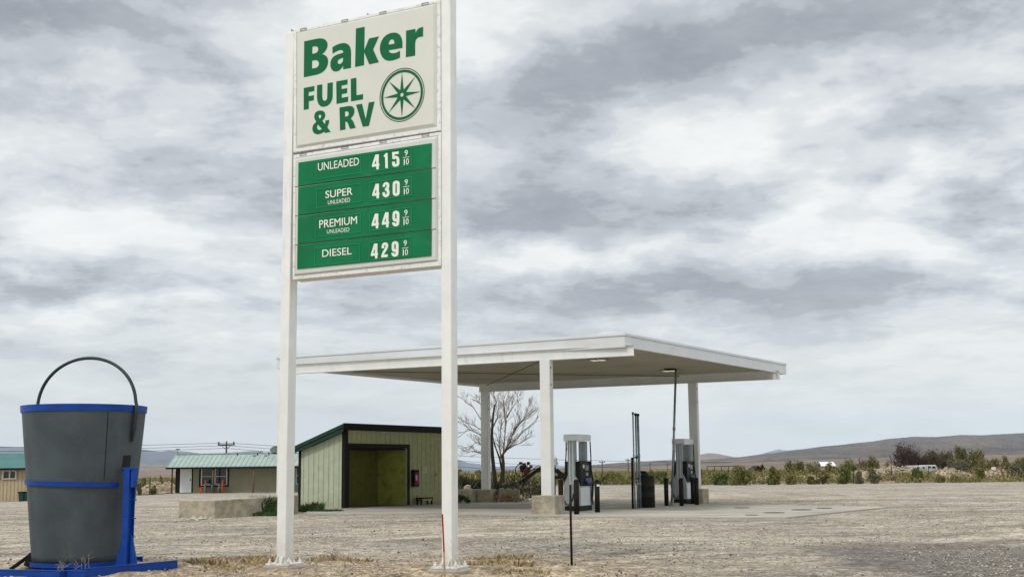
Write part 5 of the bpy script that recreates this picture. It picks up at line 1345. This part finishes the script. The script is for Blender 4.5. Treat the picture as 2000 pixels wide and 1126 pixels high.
for i, (px, py, hw_, hh_, m_, l_) in enumerate(blist):
    c = gp(px, py); s_ = c.y / F
    bush('bush', c, hw_ * s_, hh_ * s_, m_, l_, group='bushes along the far edge of the lot', n=2800, size=.085, seed=40 + i, ry=hw_ * s_ * .7, clumps=16)
b2 = [(1545, 128, 16, 28, 34, L_olive, 'olive bush on the rise left of the white shed'), (1560, 135, 22, 26, 40, L_green, 'dark crowned bush on the rise between barn and white shed'), (1491, 133, 7, 20, 34, L_dark, 'dark round conifer on the rise right of the red barn'),
      (1590, 130, 22, 26, 41, L_olive, 'olive bush directly left of the white shed'), (1625, 126, 20, 26, 42, L_olive, 'olive bush in front of the white shed'), (1660, 130, 26, 30, 43, L_green, 'green bush right of the white shed'), (1706, 132, 20, 34, 44, L_green, 'rounded green bush left of the purple bare tree'), (1735, 135, 14, 22, 45, L_olive, 'olive bush at the foot of the purple bare tree'),
      (1880, 126, 22, 28, 46, L_sage, 'grey green scrub right of the pointed sand mound'), (1858, 130, 16, 26, 47, L_sage, 'grey green scrub behind the white trailers'), (1972, 122, 18, 30, 48, L_green, 'green bush behind the leaning gate post'), (1995, 124, 22, 34, 49, L_green, 'green bush at the right edge beyond the gate'), (1985, 112, 20, 20, 50, L_sage, 'grey scrub at the right edge near the gate'), (1925, 128, 22, 34, 51, L_olive, 'olive bush beyond the gate rail')]
for i, (px, Y, hw_, hh_, sd_, m_, l_) in enumerate(b2):
    s_ = Y / F; c = atY(px, Y); c.z = 0.0; yb = 563 + 353 - (px - 1000) * ROLL + HC / Y * F
    ex = max(0, yb - 918 - 0) * s_ * .0
    bush('bush', c, hw_ * s_, hh_ * s_ + .55, m_, l_, group='bushes on the rise beyond the lot', n=2400, size=.10, seed=sd_, ry=hw_ * s_ * .8, clumps=18)
# trees on the right
def bare_crown(px, Y, hw_, top_px, m_, lab, seed, depth=4, leafm=None, nleaf=0, trunks_=3):
    c = atY(px, Y); rnd = random.Random(seed); s_ = Y / F; H_ = UD(px, top_px, Y).z
    t = thing('tree', c[:], lab, 'tree', 'trees around the trailers'); mb = MB()
    for k in range(trunks_):
        a = rnd.random() * 6.28; d = V(cos(a) * .35, sin(a) * .35, 1).normalized(); mb.tube([c + V(cos(a) * .1, 0, -.2), c + d * (H_ * .22)], [.16, .11], 7)
    mb.build('trunk', bark, t)
    mb = MB()
    for k in range(10):
        a = 2 * pi * k / 10 + rnd.random(); lean_ = rnd.uniform(.15, 1.1); d = V(cos(a) * lean_, sin(a) * lean_, 1).normalized()
        bare(mb, c + EZ * (H_ * rnd.uniform(.05, .22)), d, min(H_ * .36, hw_ * s_ * .55), .055, depth - 1, rnd, .6, .12, 1, 3, .011)
    vs = np.array(mb.v); # fit the crown into its outline
    ext_x = np.percentile(np.abs(vs[:, 0] - c.x), 98); ext_z = vs[:, 2].max() - c.z
    kx = hw_ * s_ / ext_x; kz = (H_ - c.z) / ext_z
    mb.v = [(c.x + (v[0] - c.x) * kx, c.y + (v[1] - c.y) * kx, c.z + (v[2] - c.z) * kz) for v in mb.v]
    if nleaf:
        lm = MB(); leaves(lm, c + EZ * (H_ * .15), hw_ * s_, hw_ * s_ * .8, H_ * .85, nleaf, .11, rnd, 3, 26, .6); lm.build('foliage', leafm, t)
    mb.build('crown', [m_, m_], t)
PT = leafmats('purple brown twig ends', (.095, .062, .056), (.6, 1, 1.3))
bare_crown(1769, 150, 27, 864, purple_twig, 'purple brown leafless tree left of the white trailers', 1, 4, PT, 3000)
bare_crown(1797, 152, 20, 883, purple_twig, 'smaller purple brown leafless tree behind the left trailer', 2, 4, PT, 2400)
bare_crown(1823, 155, 22, 879, olive_twig, 'olive brown leafless tree behind the right trailer', 3, 4, leafmats('olive brown twig ends', (.12, .095, .055), (.6, 1, 1.3)), 2600)
bare_crown(1850, 156, 22, 878, olive_twig, 'brown leafless tree between trailers and green tree', 4, 4, leafmats('olive brown twig ends', (.12, .095, .055), (.6, 1, 1.3)), 2600)
bare_crown(1880, 150, 17, 873, olive_twig, 'taller dark green tree behind the bright round one', 5, 3, L_green, 2600)
bare_crown(1908, 145, 24, 877, olive_twig, 'bright olive green leafy tree right of the trailers', 6, 3, leafmats('bright olive leaf', (.16, .165, .045)), 3200)
bare_crown(1945, 140, 16, 893, olive_twig, 'low olive green tree behind the gate rail', 7, 3, L_olive, 1600)
bare_crown(1688, 150, 14, 892, twig, 'small thin leafless tree above the tall pale mound', 8, 4)
bare_crown(1660, 150, 16, 896, twig, 'low leafless thicket tree right of the white shed', 9, 4)
# trailers, white shed, red barn
def box_building(px0, px1, ytop, ybot, Y, name, wallm, roofm, lab, cat, wins=(), gable=0.0, depth=3.0, group=None):
    a = UD(px0, ybot, Y); b = UD(px1, ytop, Y); zt = b.z; z0_ = min(a.z, 0) if a.z < 0 else a.z
    t = thing(name, ((a.x + b.x) / 2, Y, -.05), lab, cat, group)
    w_ = b.x - a.x; cx = (a.x + b.x) / 2
    mb = MB(); mb.box(V(cx, Y + depth / 2, (zt - gable) / 2), (w_, depth, zt - gable)); wl = bev(mb.build('body', wallm, t), .08 if cat == 'trailer' else .01)
    if gable:
        mb = MB(); z1_ = zt - gable
        if name == 'white_shed':
            mb.hexa([V(a.x - .2, Y - .2, z1_), V(b.x + .2, Y - .2, z1_), V(b.x + .1, Y + depth / 2, zt), V(a.x - .1, Y + depth / 2, zt)], [V(a.x - .2, Y - .2, z1_ + .08), V(b.x + .2, Y - .2, z1_ + .08), V(b.x + .1, Y + depth / 2, zt + .08), V(a.x - .1, Y + depth / 2, zt + .08)])
            mb.hexa([V(a.x - .2, Y + depth + .2, z1_), V(b.x + .2, Y + depth + .2, z1_), V(b.x + .1, Y + depth / 2, zt), V(a.x - .1, Y + depth / 2, zt)], [V(a.x - .2, Y + depth + .2, z1_ + .08), V(b.x + .2, Y + depth + .2, z1_ + .08), V(b.x + .1, Y + depth / 2, zt + .08), V(a.x - .1, Y + depth / 2, zt + .08)])
        else:
            for s_ in (-1, 1):
                e = cx + s_ * (w_ / 2 + .3)
                mb.hexa([V(cx, Y - .4, zt - .05), V(e, Y - .4, z1_ - .12), V(e, Y + depth, z1_ - .12), V(cx, Y + depth, zt - .05)], [V(cx, Y - .4, zt + .08), V(e, Y - .4, z1_ + .02), V(e, Y + depth, z1_ + .02), V(cx, Y + depth, zt + .08)])
            g_ = MB(); g_.add([V(a.x, Y - .01, z1_), V(b.x, Y - .01, z1_), V(cx, Y - .01, zt - .06)], [(0, 1, 2)]); g_.build('gable', wallm, t)
        mb.build('roof', roofm, t)
    for (wx0, wx1, wy0, wy1) in wins:
        p = UD(wx0, wy1, Y - .05); q = UD(wx1, wy0, Y - .05); mb = MB(); mb.box(V((p.x + q.x) / 2, Y - .04, (p.z + q.z) / 2), (q.x - p.x, .05, q.z - p.z)); mb.build('window', glass, t)
    return t
rvw = mat('trailer white', (.50, .52, .53), .4, var=.06)
tA = box_building(1785, 1809, 908, 920, 140, 'trailer', rvw, rvw, 'white camping trailer with dark windows under the purple trees', 'trailer', ((1791.5, 1795.5, 911, 914), (1802, 1806, 911, 914)), group='white trailers')
tB = box_building(1811.5, 1829, 907, 920, 142, 'trailer', rvw, rvw, 'white motorhome with a slanted nose right of the other trailer', 'trailer', ((1814, 1818, 910, 913), (1821, 1827, 910, 913.5)), group='white trailers')
q = UD(1829, 911, 142); mb = MB(); mb.hexa([V(q.x, 142.1, .3), V(q.x + .95, 142.1, .3), V(q.x + .95, 144, .3), V(q.x, 144, .3)], [V(q.x, 142.1, q.z + .1), V(q.x + .35, 142.1, q.z - .3), V(q.x + .35, 144, q.z - .3), V(q.x, 144, q.z + .1)]); mb.build('cab', rvw, tB)
box_building(1605, 1631, 901.5, 911, 300, 'white_shed', tan_rib, door_white, 'long white roofed shed far off on the brushy rise', 'building', gable=1.0, depth=4)
box_building(1474, 1488, 909.5, 922, 220, 'red_barn', mat('barn red', (.17, .03, .012), .8, var=.15), trim, 'small dark red gabled barn among green bushes', 'building', gable=.7, depth=5)

# left bushes behind the bucket
for i, (px, Y, hw_, hh_, m_, l_) in enumerate([(272, 112, 6, 22, L_green, 'dark bush right against the giant bucket edge'), (281, 150, 9, 22, L_sage, 'pale grey bush beyond the fence right of the bucket'), (300, 112, 9, 17, L_green, 'green bush in front of the stony bank left of the building'), (327, 118, 12, 26, L_olive, 'olive bush left of the red porch post'), (314, 130, 5, 30, L_olive, 'tall thin olive bush left of the building'), (338, 122, 7, 24, L_green, 'green bush behind the corner of the green roofed building')]):
    s_ = Y / F; c = atY(px, Y); c.z = gz(c.x, Y) - .02
    bush('bush', c, hw_ * s_, hh_ * s_, m_, l_, group='bushes left of the long building', n=900, size=.09, seed=70 + i, ry=hw_ * s_ * .8)
mound(V(atY(305, 114).x, 114, -.3), 2.6, 1.0, 1.0, 'pale stony bank between the bucket and the long building', 21, nrocks=90, rr=.16)
mound(V(atY(330, 115).x, 115, -.3), 1.8, 1.0, .8, 'pale stony bank beside the corner of the long building', 22, nrocks=60, rr=.16)
c = atY(293, 108); mb = MB(); mb.tube([V(c.x, 108, -.4), V(c.x, 108, 1.0)], .04, 6); solo('fence_post', mb, dark_metal, (c.x, 108, -.2), 'thin fence post between the giant bucket and the long building', 'fence post', 'thin metal fence posts along the far edge of the lot')

# brush plain: uncountable sage brush beyond the fence
def brush():
    rnd = random.Random(99); vs = []; fs = []; mi = []
    def clump(x, y, r, h, n, mset):
        z = gz(x, y) if y < 700 else gz(x, y)
        for k in range(n):
            a = rnd.random() * 6.28; u = rnd.random() ** .5; hh_ = rnd.random()
            p = (x + r * u * cos(a), y + r * u * sin(a) * .7, z + h * hh_ * (1 - .5 * u * u))
            s_ = rnd.uniform(.5, 1.2) * .13 * (1 + y / 400); b_ = rnd.random() * 6.28; o = len(vs)
            vs.extend([(p[0] - s_ * .5 * cos(b_), p[1] - s_ * .5 * sin(b_), p[2]), (p[0] + s_ * .5 * cos(b_), p[1], p[2] - s_ * .2), (p[0] + s_ * .3 * cos(b_), p[1] + s_ * .5 * sin(b_), p[2] + s_)])
            fs.append((o, o + 1, o + 2)); mi.append(rnd.choice(mset))
    for i in range(3000):
        y = 112 + 330 * rnd.random() ** 1.7; az = rnd.uniform(-.47, .47)
        if -.20 < az < -.055 and y < 125: continue
        x = az * y
        if az < -.1 and y < 118: continue
        right = az > .2
        h = rnd.uniform(.4, 1.0) * (1.25 if (az > .02 and az < .17) else 1) * (1 - .3 * min(1, y / 400)); r = rnd.uniform(.6, 1.6)
        g = mnoise.noise(V(x * .05, y * .05, 0))
        mset = (0, 1, 2) if g > .1 else ((3, 4, 5) if g > -.2 else (4, 5, 6))
        clump(x, y, r, h, 34, mset)
    for i in range(620):
        az = rnd.uniform(.13, .46); y = rnd.uniform(103.5, 128); x = az * y
        if mnoise.noise(V(x * .16, y * .16, 4)) < -.22 and y < 110: continue
        h = rnd.uniform(.3, .95) * (1 + .03 * (y - 104)); clump(x, y, rnd.uniform(.4, 1.3), h, 60, rnd.choice(((3, 4, 5), (3, 4, 5), (0, 1, 2), (4, 5, 6))))
    me = bpy.data.meshes.new('sagebrush'); me.from_pydata(vs, [], fs)
    for M in L_green + L_olive + [L_dry[0]]: me.materials.append(M)
    me.polygons.foreach_set('material_index', mi); o = bpy.data.objects.new('sagebrush', me); COL.objects.link(o)
    tag(o, 'olive and grey sagebrush covering the plain beyond the lot', 'sagebrush', kind='stuff')
brush()
for i, (px, Y, hw_, hh_, m_) in enumerate([(1200, 116, 26, 22, L_green), (1180, 114, 14, 20, L_bright), (1240, 118, 18, 22, L_green), (1290, 117, 20, 26, L_bright), (1270, 119, 14, 24, L_green), (1325, 118, 14, 20, L_olive)]):
    s_ = Y / F; c = atY(px, Y)
    bush('bush', c, hw_ * s_, hh_ * s_, m_, ['wide low green bush behind the near pump and vent pipes', 'green bush seen right of the near pump', 'green bush directly behind the vent pipe bundle', 'brightest green bush between the barrel and the far pump', 'green bush just behind the trash barrel top', 'olive bush behind the far fuel pump'][i], group='bushes beyond the pumps', n=1600, size=.09, seed=90 + i, ry=hw_ * s_ * .6)

# ================================================================== HILLS
def terrain_mat(name, c1_, c2_, c3_, scale, spots=None):
    M = bpy.data.materials.new(name); M.use_nodes = True; nt = M.node_tree; N = nt.nodes; L = nt.links; b = N['Principled BSDF']
    b.inputs['Roughness'].default_value = 1; b.inputs['Specular IOR Level'].default_value = .05
    g = N.new('ShaderNodeNewGeometry')
    def nz(s_, det, sc3=(1, 1, 1)):
        mp = N.new('ShaderNodeMapping'); mp.inputs['Scale'].default_value = sc3; L.new(g.outputs['Position'], mp.inputs[0])
        n = N.new('ShaderNodeTexNoise'); n.inputs['Scale'].default_value = s_; n.inputs['Detail'].default_value = det; n.inputs['Roughness'].default_value = .65; L.new(mp.outputs[0], n.inputs['Vector'])
        return n.outputs['Fac']
    def mr(v, a, c):
        r = N.new('ShaderNodeMapRange'); r.inputs[1].default_value = a; r.inputs[2].default_value = c; L.new(v, r.inputs[0]); return r.outputs[0]
    def mx(f, a, c):
        x = N.new('ShaderNodeMix'); x.data_type = 'RGBA'; L.new(f, x.inputs[0])
        for s_, v in ((6, a), (7, c)):
            if isinstance(v, tuple): x.inputs[s_].default_value = (*v, 1)
            else: L.new(v, x.inputs[s_])
        return x.outputs[2]
    c = mx(mr(nz(scale, 6, (1, .35, 2)), .38, .62), c1_, c2_); c = mx(mr(nz(scale * 4, 7, (1, .4, 2)), .52, .62), c, c3_)
    if spots: c = mx(mr(nz(scale * 16, 5, (1, .5, 3)), *spots[:2]), c, spots[2])
    L.new(c, b.inputs['Base Color']); return M
def hills(name, prof, D, foot, back_, M, seed, amp=.15, step=3, yh=None, rows=26, base_z=-5, gull=12.0):
    """prof: (px, py) skyline; D distance of the ridge; foot, back_: distances of foot and back"""
    xs = []; x = prof[0][0]
    while x <= prof[-1][0]: xs.append(x); x += step
    vs = []; fs = []
    def sky(x):
        for (x0, y0), (x1, y1) in zip(prof, prof[1:]):
            if x0 <= x <= x1: t = (x - x0) / (x1 - x0); return y0 + (y1 - y0) * (t * t * (3 - 2 * t) * .5 + t * .5)
        return prof[-1][1]
    ds = [foot + (D - foot) * (j / rows) for j in range(rows + 1)] + [D + (back_ - D) * (j / 6) for j in range(1, 7)]
    for j, d in enumerate(ds):
        for x in xs:
            ry_ = ray(x, sky(x)); k = D / ry_.y; Z = HC + ry_.z * k
            w = (d - foot) / (D - foot) if d <= D else 1 - (d - D) / (back_ - D)
            w = max(0, w)
            dirx = ray(x, 900); px_ = dirx.x / dirx.y * d
            prof_w = w ** 1.5 if d <= D else w
            n1_ = 1 - abs(mnoise.noise(V(x / 40.0 * (2400 / 2400) + seed, w * 1.2, seed))) * 2
            n2_ = 1 - abs(mnoise.noise(V(x / gull + seed, w * 1.8, seed + 5))) * 2
            z = base_z + (Z - base_z) * prof_w
            z -= (Z - base_z) * amp * (n1_ * .6 + n2_ * .5 + .2) * (4 * w * (1 - w) if d <= D else 0) * .7
            if abs(d - D) < 1e-6: z += (Z - base_z) * .012 * mnoise.noise(V(x / 5.0, seed, 0))
            vs.append((px_, d, z))
    n = len(xs)
    for j in range(len(ds) - 1):
        for i in range(n - 1): fs.append((j * n + i, j * n + i + 1, (j + 1) * n + i + 1, (j + 1) * n + i))
    me = bpy.data.meshes.new(name); me.from_pydata(vs, [], fs); me.polygons.foreach_set('use_smooth', [True] * len(fs)); me.materials.append(M)
    o = bpy.data.objects.new(name, me); COL.objects.link(o); tag(o, None, None, kind='structure'); return o
m_brown = terrain_mat('brown range hill', (.17, .115, .08), (.25, .18, .125), (.09, .068, .045), .0012, (.60, .64, (.05, .055, .035)))
m_far = terrain_mat('haze blue far mountain', (.042, .052, .075), (.07, .08, .10), (.03, .036, .05), .0005)  # bluish albedo paints distance haze into the mountain colour
m_jun = terrain_mat('juniper dotted hill', (.092, .068, .052), (.185, .13, .09), (.042, .034, .026), .0016, (.50, .58, (.035, .038, .026)))
hills('mountains', [(-160, 868), (0, 871), (45, 873), (110, 869), (180, 872), (240, 871), (278, 877), (311, 881), (332, 879), (360, 881), (396, 885), (430, 884), (465, 882), (494, 880), (530, 884), (570, 887), (640, 890), (720, 885), (800, 888), (860, 892), (895, 897), (916, 903), (945, 906), (976, 911), (1010, 914)], 15000, 8500, 18000, m_far, 3, .3, 4, gull=9)
hills('foothills', [(-160, 903), (0, 904), (120, 901), (220, 905), (278, 904), (300, 907), (330, 906), (380, 909), (460, 908), (560, 911), (700, 909), (830, 912), (900, 915)], 8000, 3500, 9500, m_brown, 6, .25, 4)
hills('far_range', [(880, 910), (940, 912), (1000, 909), (1040, 911), (1070, 909), (1120, 911), (1200, 913)], 17000, 13000, 20000, m_far, 8, .2, 4)
hills('near_hill', [(1330, 902), (1345, 896), (1355, 891), (1363, 888), (1375, 885.5), (1383, 884), (1401, 885), (1415, 888), (1439, 892.5), (1460, 896)], 9500, 7500, 11000, m_brown, 11, .2, 3)
hills('distant_peak', [(1488, 886), (1500, 882), (1512, 879), (1522, 876.3), (1530, 878), (1545, 880), (1560, 884)], 20000, 18500, 21500, m_far, 13, .1, 3)
hills('bajada', [(1010, 920), (1060, 917.5), (1090, 914), (1149, 907.5), (1225, 902), (1313, 897.5), (1380, 896), (1440, 892), (1500, 885), (1560, 877), (1620, 870), (1700, 862), (1740, 856), (1790, 852), (1830, 852.5), (1850, 851), (1880, 848.5), (1920, 849), (1960, 847), (2000, 845), (2080, 843), (2200, 840)], 7000, 2300, 9000, m_jun, 17, .16, 3, rows=40, base_z=-2)

# ================================================================== HAZE
def haze():
    mb = MB(); mb.box(V(0, 11000, 395), (44000, 24000, 850)); o = mb.build('haze', None or mat('tmp', (.5, .5, .5)))
    M = bpy.data.materials.new('haze air'); M.use_nodes = True; nt = M.node_tree; nt.nodes.remove(nt.nodes['Principled BSDF'])
    v = nt.nodes.new('ShaderNodeVolumePrincipled'); v.inputs['Color'].default_value = (.72, .84, 1.0, 1); v.inputs['Density'].default_value = HAZE_D
    nt.links.new(v.outputs[0], nt.nodes['Material Output'].inputs['Volume'])
    o.data.materials[0] = M; tag(o, None, None, kind='stuff')
HAZE_D = 4.0e-5
haze()

# ================================================================== WORLD / SKY
SUN_EL, SUN_AZ = math.radians(48), math.radians(218)    # azimuth clockwise from +Y: behind and left of the camera
w = bpy.data.worlds.new('World'); sc.world = w; w.use_nodes = True; nt = w.node_tree; N = nt.nodes; L = nt.links
for n_ in list(N): N.remove(n_)
out = N.new('ShaderNodeOutputWorld'); tc = N.new('ShaderNodeTexCoord'); D_ = tc.outputs['Generated']
sep = N.new('ShaderNodeSeparateXYZ'); L.new(D_, sep.inputs[0])
def M_(op, a, b=0.0, c=0.0):
    x = N.new('ShaderNodeMath'); x.operation = op
    for i, v in enumerate((a, b, c)):
        if isinstance(v, (int, float)): x.inputs[i].default_value = v
        else: L.new(v, x.inputs[i])
    return x.outputs[0]
def MR(v, a, c, lo=0, hi=1, sm=True):
    r = N.new('ShaderNodeMapRange'); r.interpolation_type = 'SMOOTHSTEP' if sm else 'LINEAR'
    for i, q in enumerate((a, c, lo, hi)): r.inputs[i + 1].default_value = q
    L.new(v, r.inputs[0]); return r.outputs[0]
X, Y, Z = sep.outputs
el = M_('ARCSINE', Z); az = M_('ARCTAN2', X, Y)
def NZ(vec, s_, det, rg, dist=0.0, typ='FBM'):
    n = N.new('ShaderNodeTexNoise'); n.inputs['Scale'].default_value = s_; n.inputs['Detail'].default_value = det; n.inputs['Roughness'].default_value = rg; n.inputs['Distortion'].default_value = dist
    L.new(vec, n.inputs['Vector']); return n.outputs['Fac']
zz = M_('ADD', M_('MAXIMUM', Z, 0.0), .17)
cmb = N.new('ShaderNodeCombineXYZ'); L.new(M_('DIVIDE', X, zz), cmb.inputs[0]); L.new(M_('DIVIDE', Y, zz), cmb.inputs[1]); cmb.inputs[2].default_value = 3.7
PV = cmb.outputs[0]
big = NZ(PV, 1.2, 3, .55, .2); med = NZ(PV, 3.0, 9, .62, .15); fine = NZ(PV, 9.0, 9, .66, .1)
# broad light and dark cloud areas, placed by direction in the sky
wv = N.new('ShaderNodeCombineXYZ'); L.new(az, wv.inputs[0]); L.new(el, wv.inputs[1])
wn = N.new('ShaderNodeTexNoise'); wn.inputs['Scale'].default_value = 9; wn.inputs['Detail'].default_value = 5; L.new(wv.outputs[0], wn.inputs['Vector'])
wsep = N.new('ShaderNodeSeparateColor'); L.new(wn.outputs['Color'], wsep.inputs[0])
azw = M_('ADD', az, M_('MULTIPLY', M_('SUBTRACT', wsep.outputs[0], .5), .16)); elw = M_('ADD', el, M_('MULTIPLY', M_('SUBTRACT', wsep.outputs[1], .5), .075))
blobs = [(60, 45, 230, 60, -.55), (40, 165, 150, 45, -.35), (90, 545, 190, 38, -.55), (420, 320, 330, 95, -.40), (520, 430, 130, 45, -.25), (980, 250, 260, 75, -.38), (1080, 425, 260, 60, -.50), (1380, 575, 420, 62, -.55), (1560, 60, 560, 110, -.32),
         (1910, 425, 120, 65, -.50), (1700, 355, 60, 22, -.35), (700, 600, 300, 45, -.15), (150, 690, 260, 50, -.14), (1850, 250, 200, 70, -.25), (1180, 130, 320, 80, -.38), (1650, 820, 190, 30, -.22), (1840, 515, 60, 15, -.2),
         (150, 440, 220, 60, .38), (190, 595, 260, 30, .35), (1180, 215, 90, 60, .10), (1420, 275, 130, 40, .34), (1620, 395, 110, 60, .50), (1800, 490, 170, 45, .60), (1850, 345, 120, 35, .45), (1040, 500, 130, 22, .35), (1250, 790, 300, 50, .22), (1950, 700, 220, 80, .28), (420, 650, 300, 45, .12), (720, 90, 300, 110, .12), (1280, 480, 200, 30, .25)]
acc = None
for px, py, sx, sy, amp in blobs:
    d = ray(px, py).normalized(); a0 = atan2(d.x, d.y); e0 = math.asin(d.z)
    dx = M_('MULTIPLY', M_('SUBTRACT', azw, a0), F / sx); dy = M_('MULTIPLY', M_('SUBTRACT', elw, e0), F / sy)
    r2 = M_('ADD', M_('MULTIPLY', dx, dx), M_('MULTIPLY', dy, dy)); g = M_('MULTIPLY', M_('POWER', 2.718, M_('MULTIPLY', r2, -1.0)), amp)
    acc = g if acc is None else M_('ADD', acc, g)
# brightness value of the cloud deck 0..1
low = MR(el, .0, .13, 0.35, 1.0)          # texture fades toward the horizon haze
sv = N.new('ShaderNodeCombineXYZ'); L.new(M_('MULTIPLY', azw, 5.0), sv.inputs[0]); L.new(M_('MULTIPLY', elw, 24.0), sv.inputs[1])
strk = M_('SUBTRACT', NZ(sv.outputs[0], 1.0, 9, .62, .2), .5)
puff = M_('SUBTRACT', .10, M_('ABSOLUTE', M_('SUBTRACT', NZ(PV, 2.3, 10, .60, .1), .5)))      # creased, billowing edges
c1_ = M_('SUBTRACT', big, .5); c2_ = M_('SUBTRACT', med, .5); c3_ = M_('SUBTRACT', fine, .5)
dens = M_('ADD', M_('ADD', M_('MULTIPLY', c1_, .75), M_('MULTIPLY', c2_, 1.25)), M_('ADD', M_('MULTIPLY', c3_, .55), M_('ADD', M_('MULTIPLY', puff, .9), M_('MULTIPLY', strk, .55))))
dens = M_('ADD', M_('MULTIPLY', dens, low), M_('MULTIPLY', acc, -.80))
m1 = MR(dens, -.22, .02); m2 = MR(dens, .02, .20); m3 = MR(M_('ADD', dens, M_('MULTIPLY', c3_, .5)), .20, .44)
val = M_('SUBTRACT', .91, M_('ADD', M_('ADD', M_('MULTIPLY', m1, .27), M_('MULTIPLY', m2, .22)), M_('MULTIPLY', m3, .26)))
val = M_('ADD', val, M_('ADD', M_('MULTIPLY', acc, .12), M_('MULTIPLY', dens, -.10)))
val = M_('ADD', val, M_('MULTIPLY', M_('ADD', M_('MULTIPLY', c3_, .5), M_('MULTIPLY', strk, .35)), low))
rmp = N.new('ShaderNodeValToRGB'); L.new(val, rmp.inputs[0]); cr_ = rmp.color_ramp
cr_.elements[0].position = 0.0; cr_.elements[0].color = (*lin((152, 156, 164)), 1); cr_.elements[1].position = 1.0; cr_.elements[1].color = (*lin((252, 253, 251)), 1)
for p, c in ((.25, (181, 186, 192)), (.45, (204, 208, 213)), (.62, (222, 226, 228)), (.8, (240, 242, 241))):
    e = cr_.elements.new(p); e.color = (*lin(c), 1)
hz = MR(el, .0, .16, 1, 0)
mx = N.new('ShaderNodeMix'); mx.data_type = 'RGBA'; L.new(M_('MULTIPLY', hz, .6), mx.inputs[0]); L.new(rmp.outputs[0], mx.inputs[6]); mx.inputs[7].default_value = (*lin((240, 240, 228)), 1)
# overcast luminance grows toward the zenith
zen = MR(el, .38, 1.2, 1.0, 2.0)
bgc = N.new('ShaderNodeBackground'); L.new(mx.outputs[2], bgc.inputs[0]); L.new(M_('MULTIPLY', zen, 1.0), bgc.inputs[1])
sky = N.new('ShaderNodeTexSky'); sky.sky_type = 'NISHITA'; sky.sun_disc = False; sky.sun_elevation = SUN_EL; sky.sun_rotation = SUN_AZ
bgs = N.new('ShaderNodeBackground'); L.new(sky.outputs[0], bgs.inputs[0]); bgs.inputs[1].default_value = .07
ms = N.new('ShaderNodeMixShader'); ms.inputs[0].default_value = .94; L.new(bgs.outputs[0], ms.inputs[1]); L.new(bgc.outputs[0], ms.inputs[2]); L.new(ms.outputs[0], out.inputs[0])

sd = bpy.data.lights.new('sun', 'SUN'); sd.energy = 1.5; sd.angle = math.radians(10); sd.color = (1, .95, .87)
so = bpy.data.objects.new('sun', sd); COL.objects.link(so)
dv = V(sin(SUN_AZ) * cos(SUN_EL), cos(SUN_AZ) * cos(SUN_EL), sin(SUN_EL)); so.rotation_euler = dv.to_track_quat('Z', 'Y').to_euler(); so.location = (0, 0, 50)

# tidy helper properties
for o in bpy.data.objects:
    if '_w' in o: del o['_w']
sc.view_settings.view_transform = 'Standard'; sc.view_settings.look = 'None'; sc.view_settings.exposure = 0.05; sc.view_settings.gamma = 1
sc.cycles.max_bounces = 6; sc.cycles.volume_bounces = 1; sc.cycles.use_denoising = True
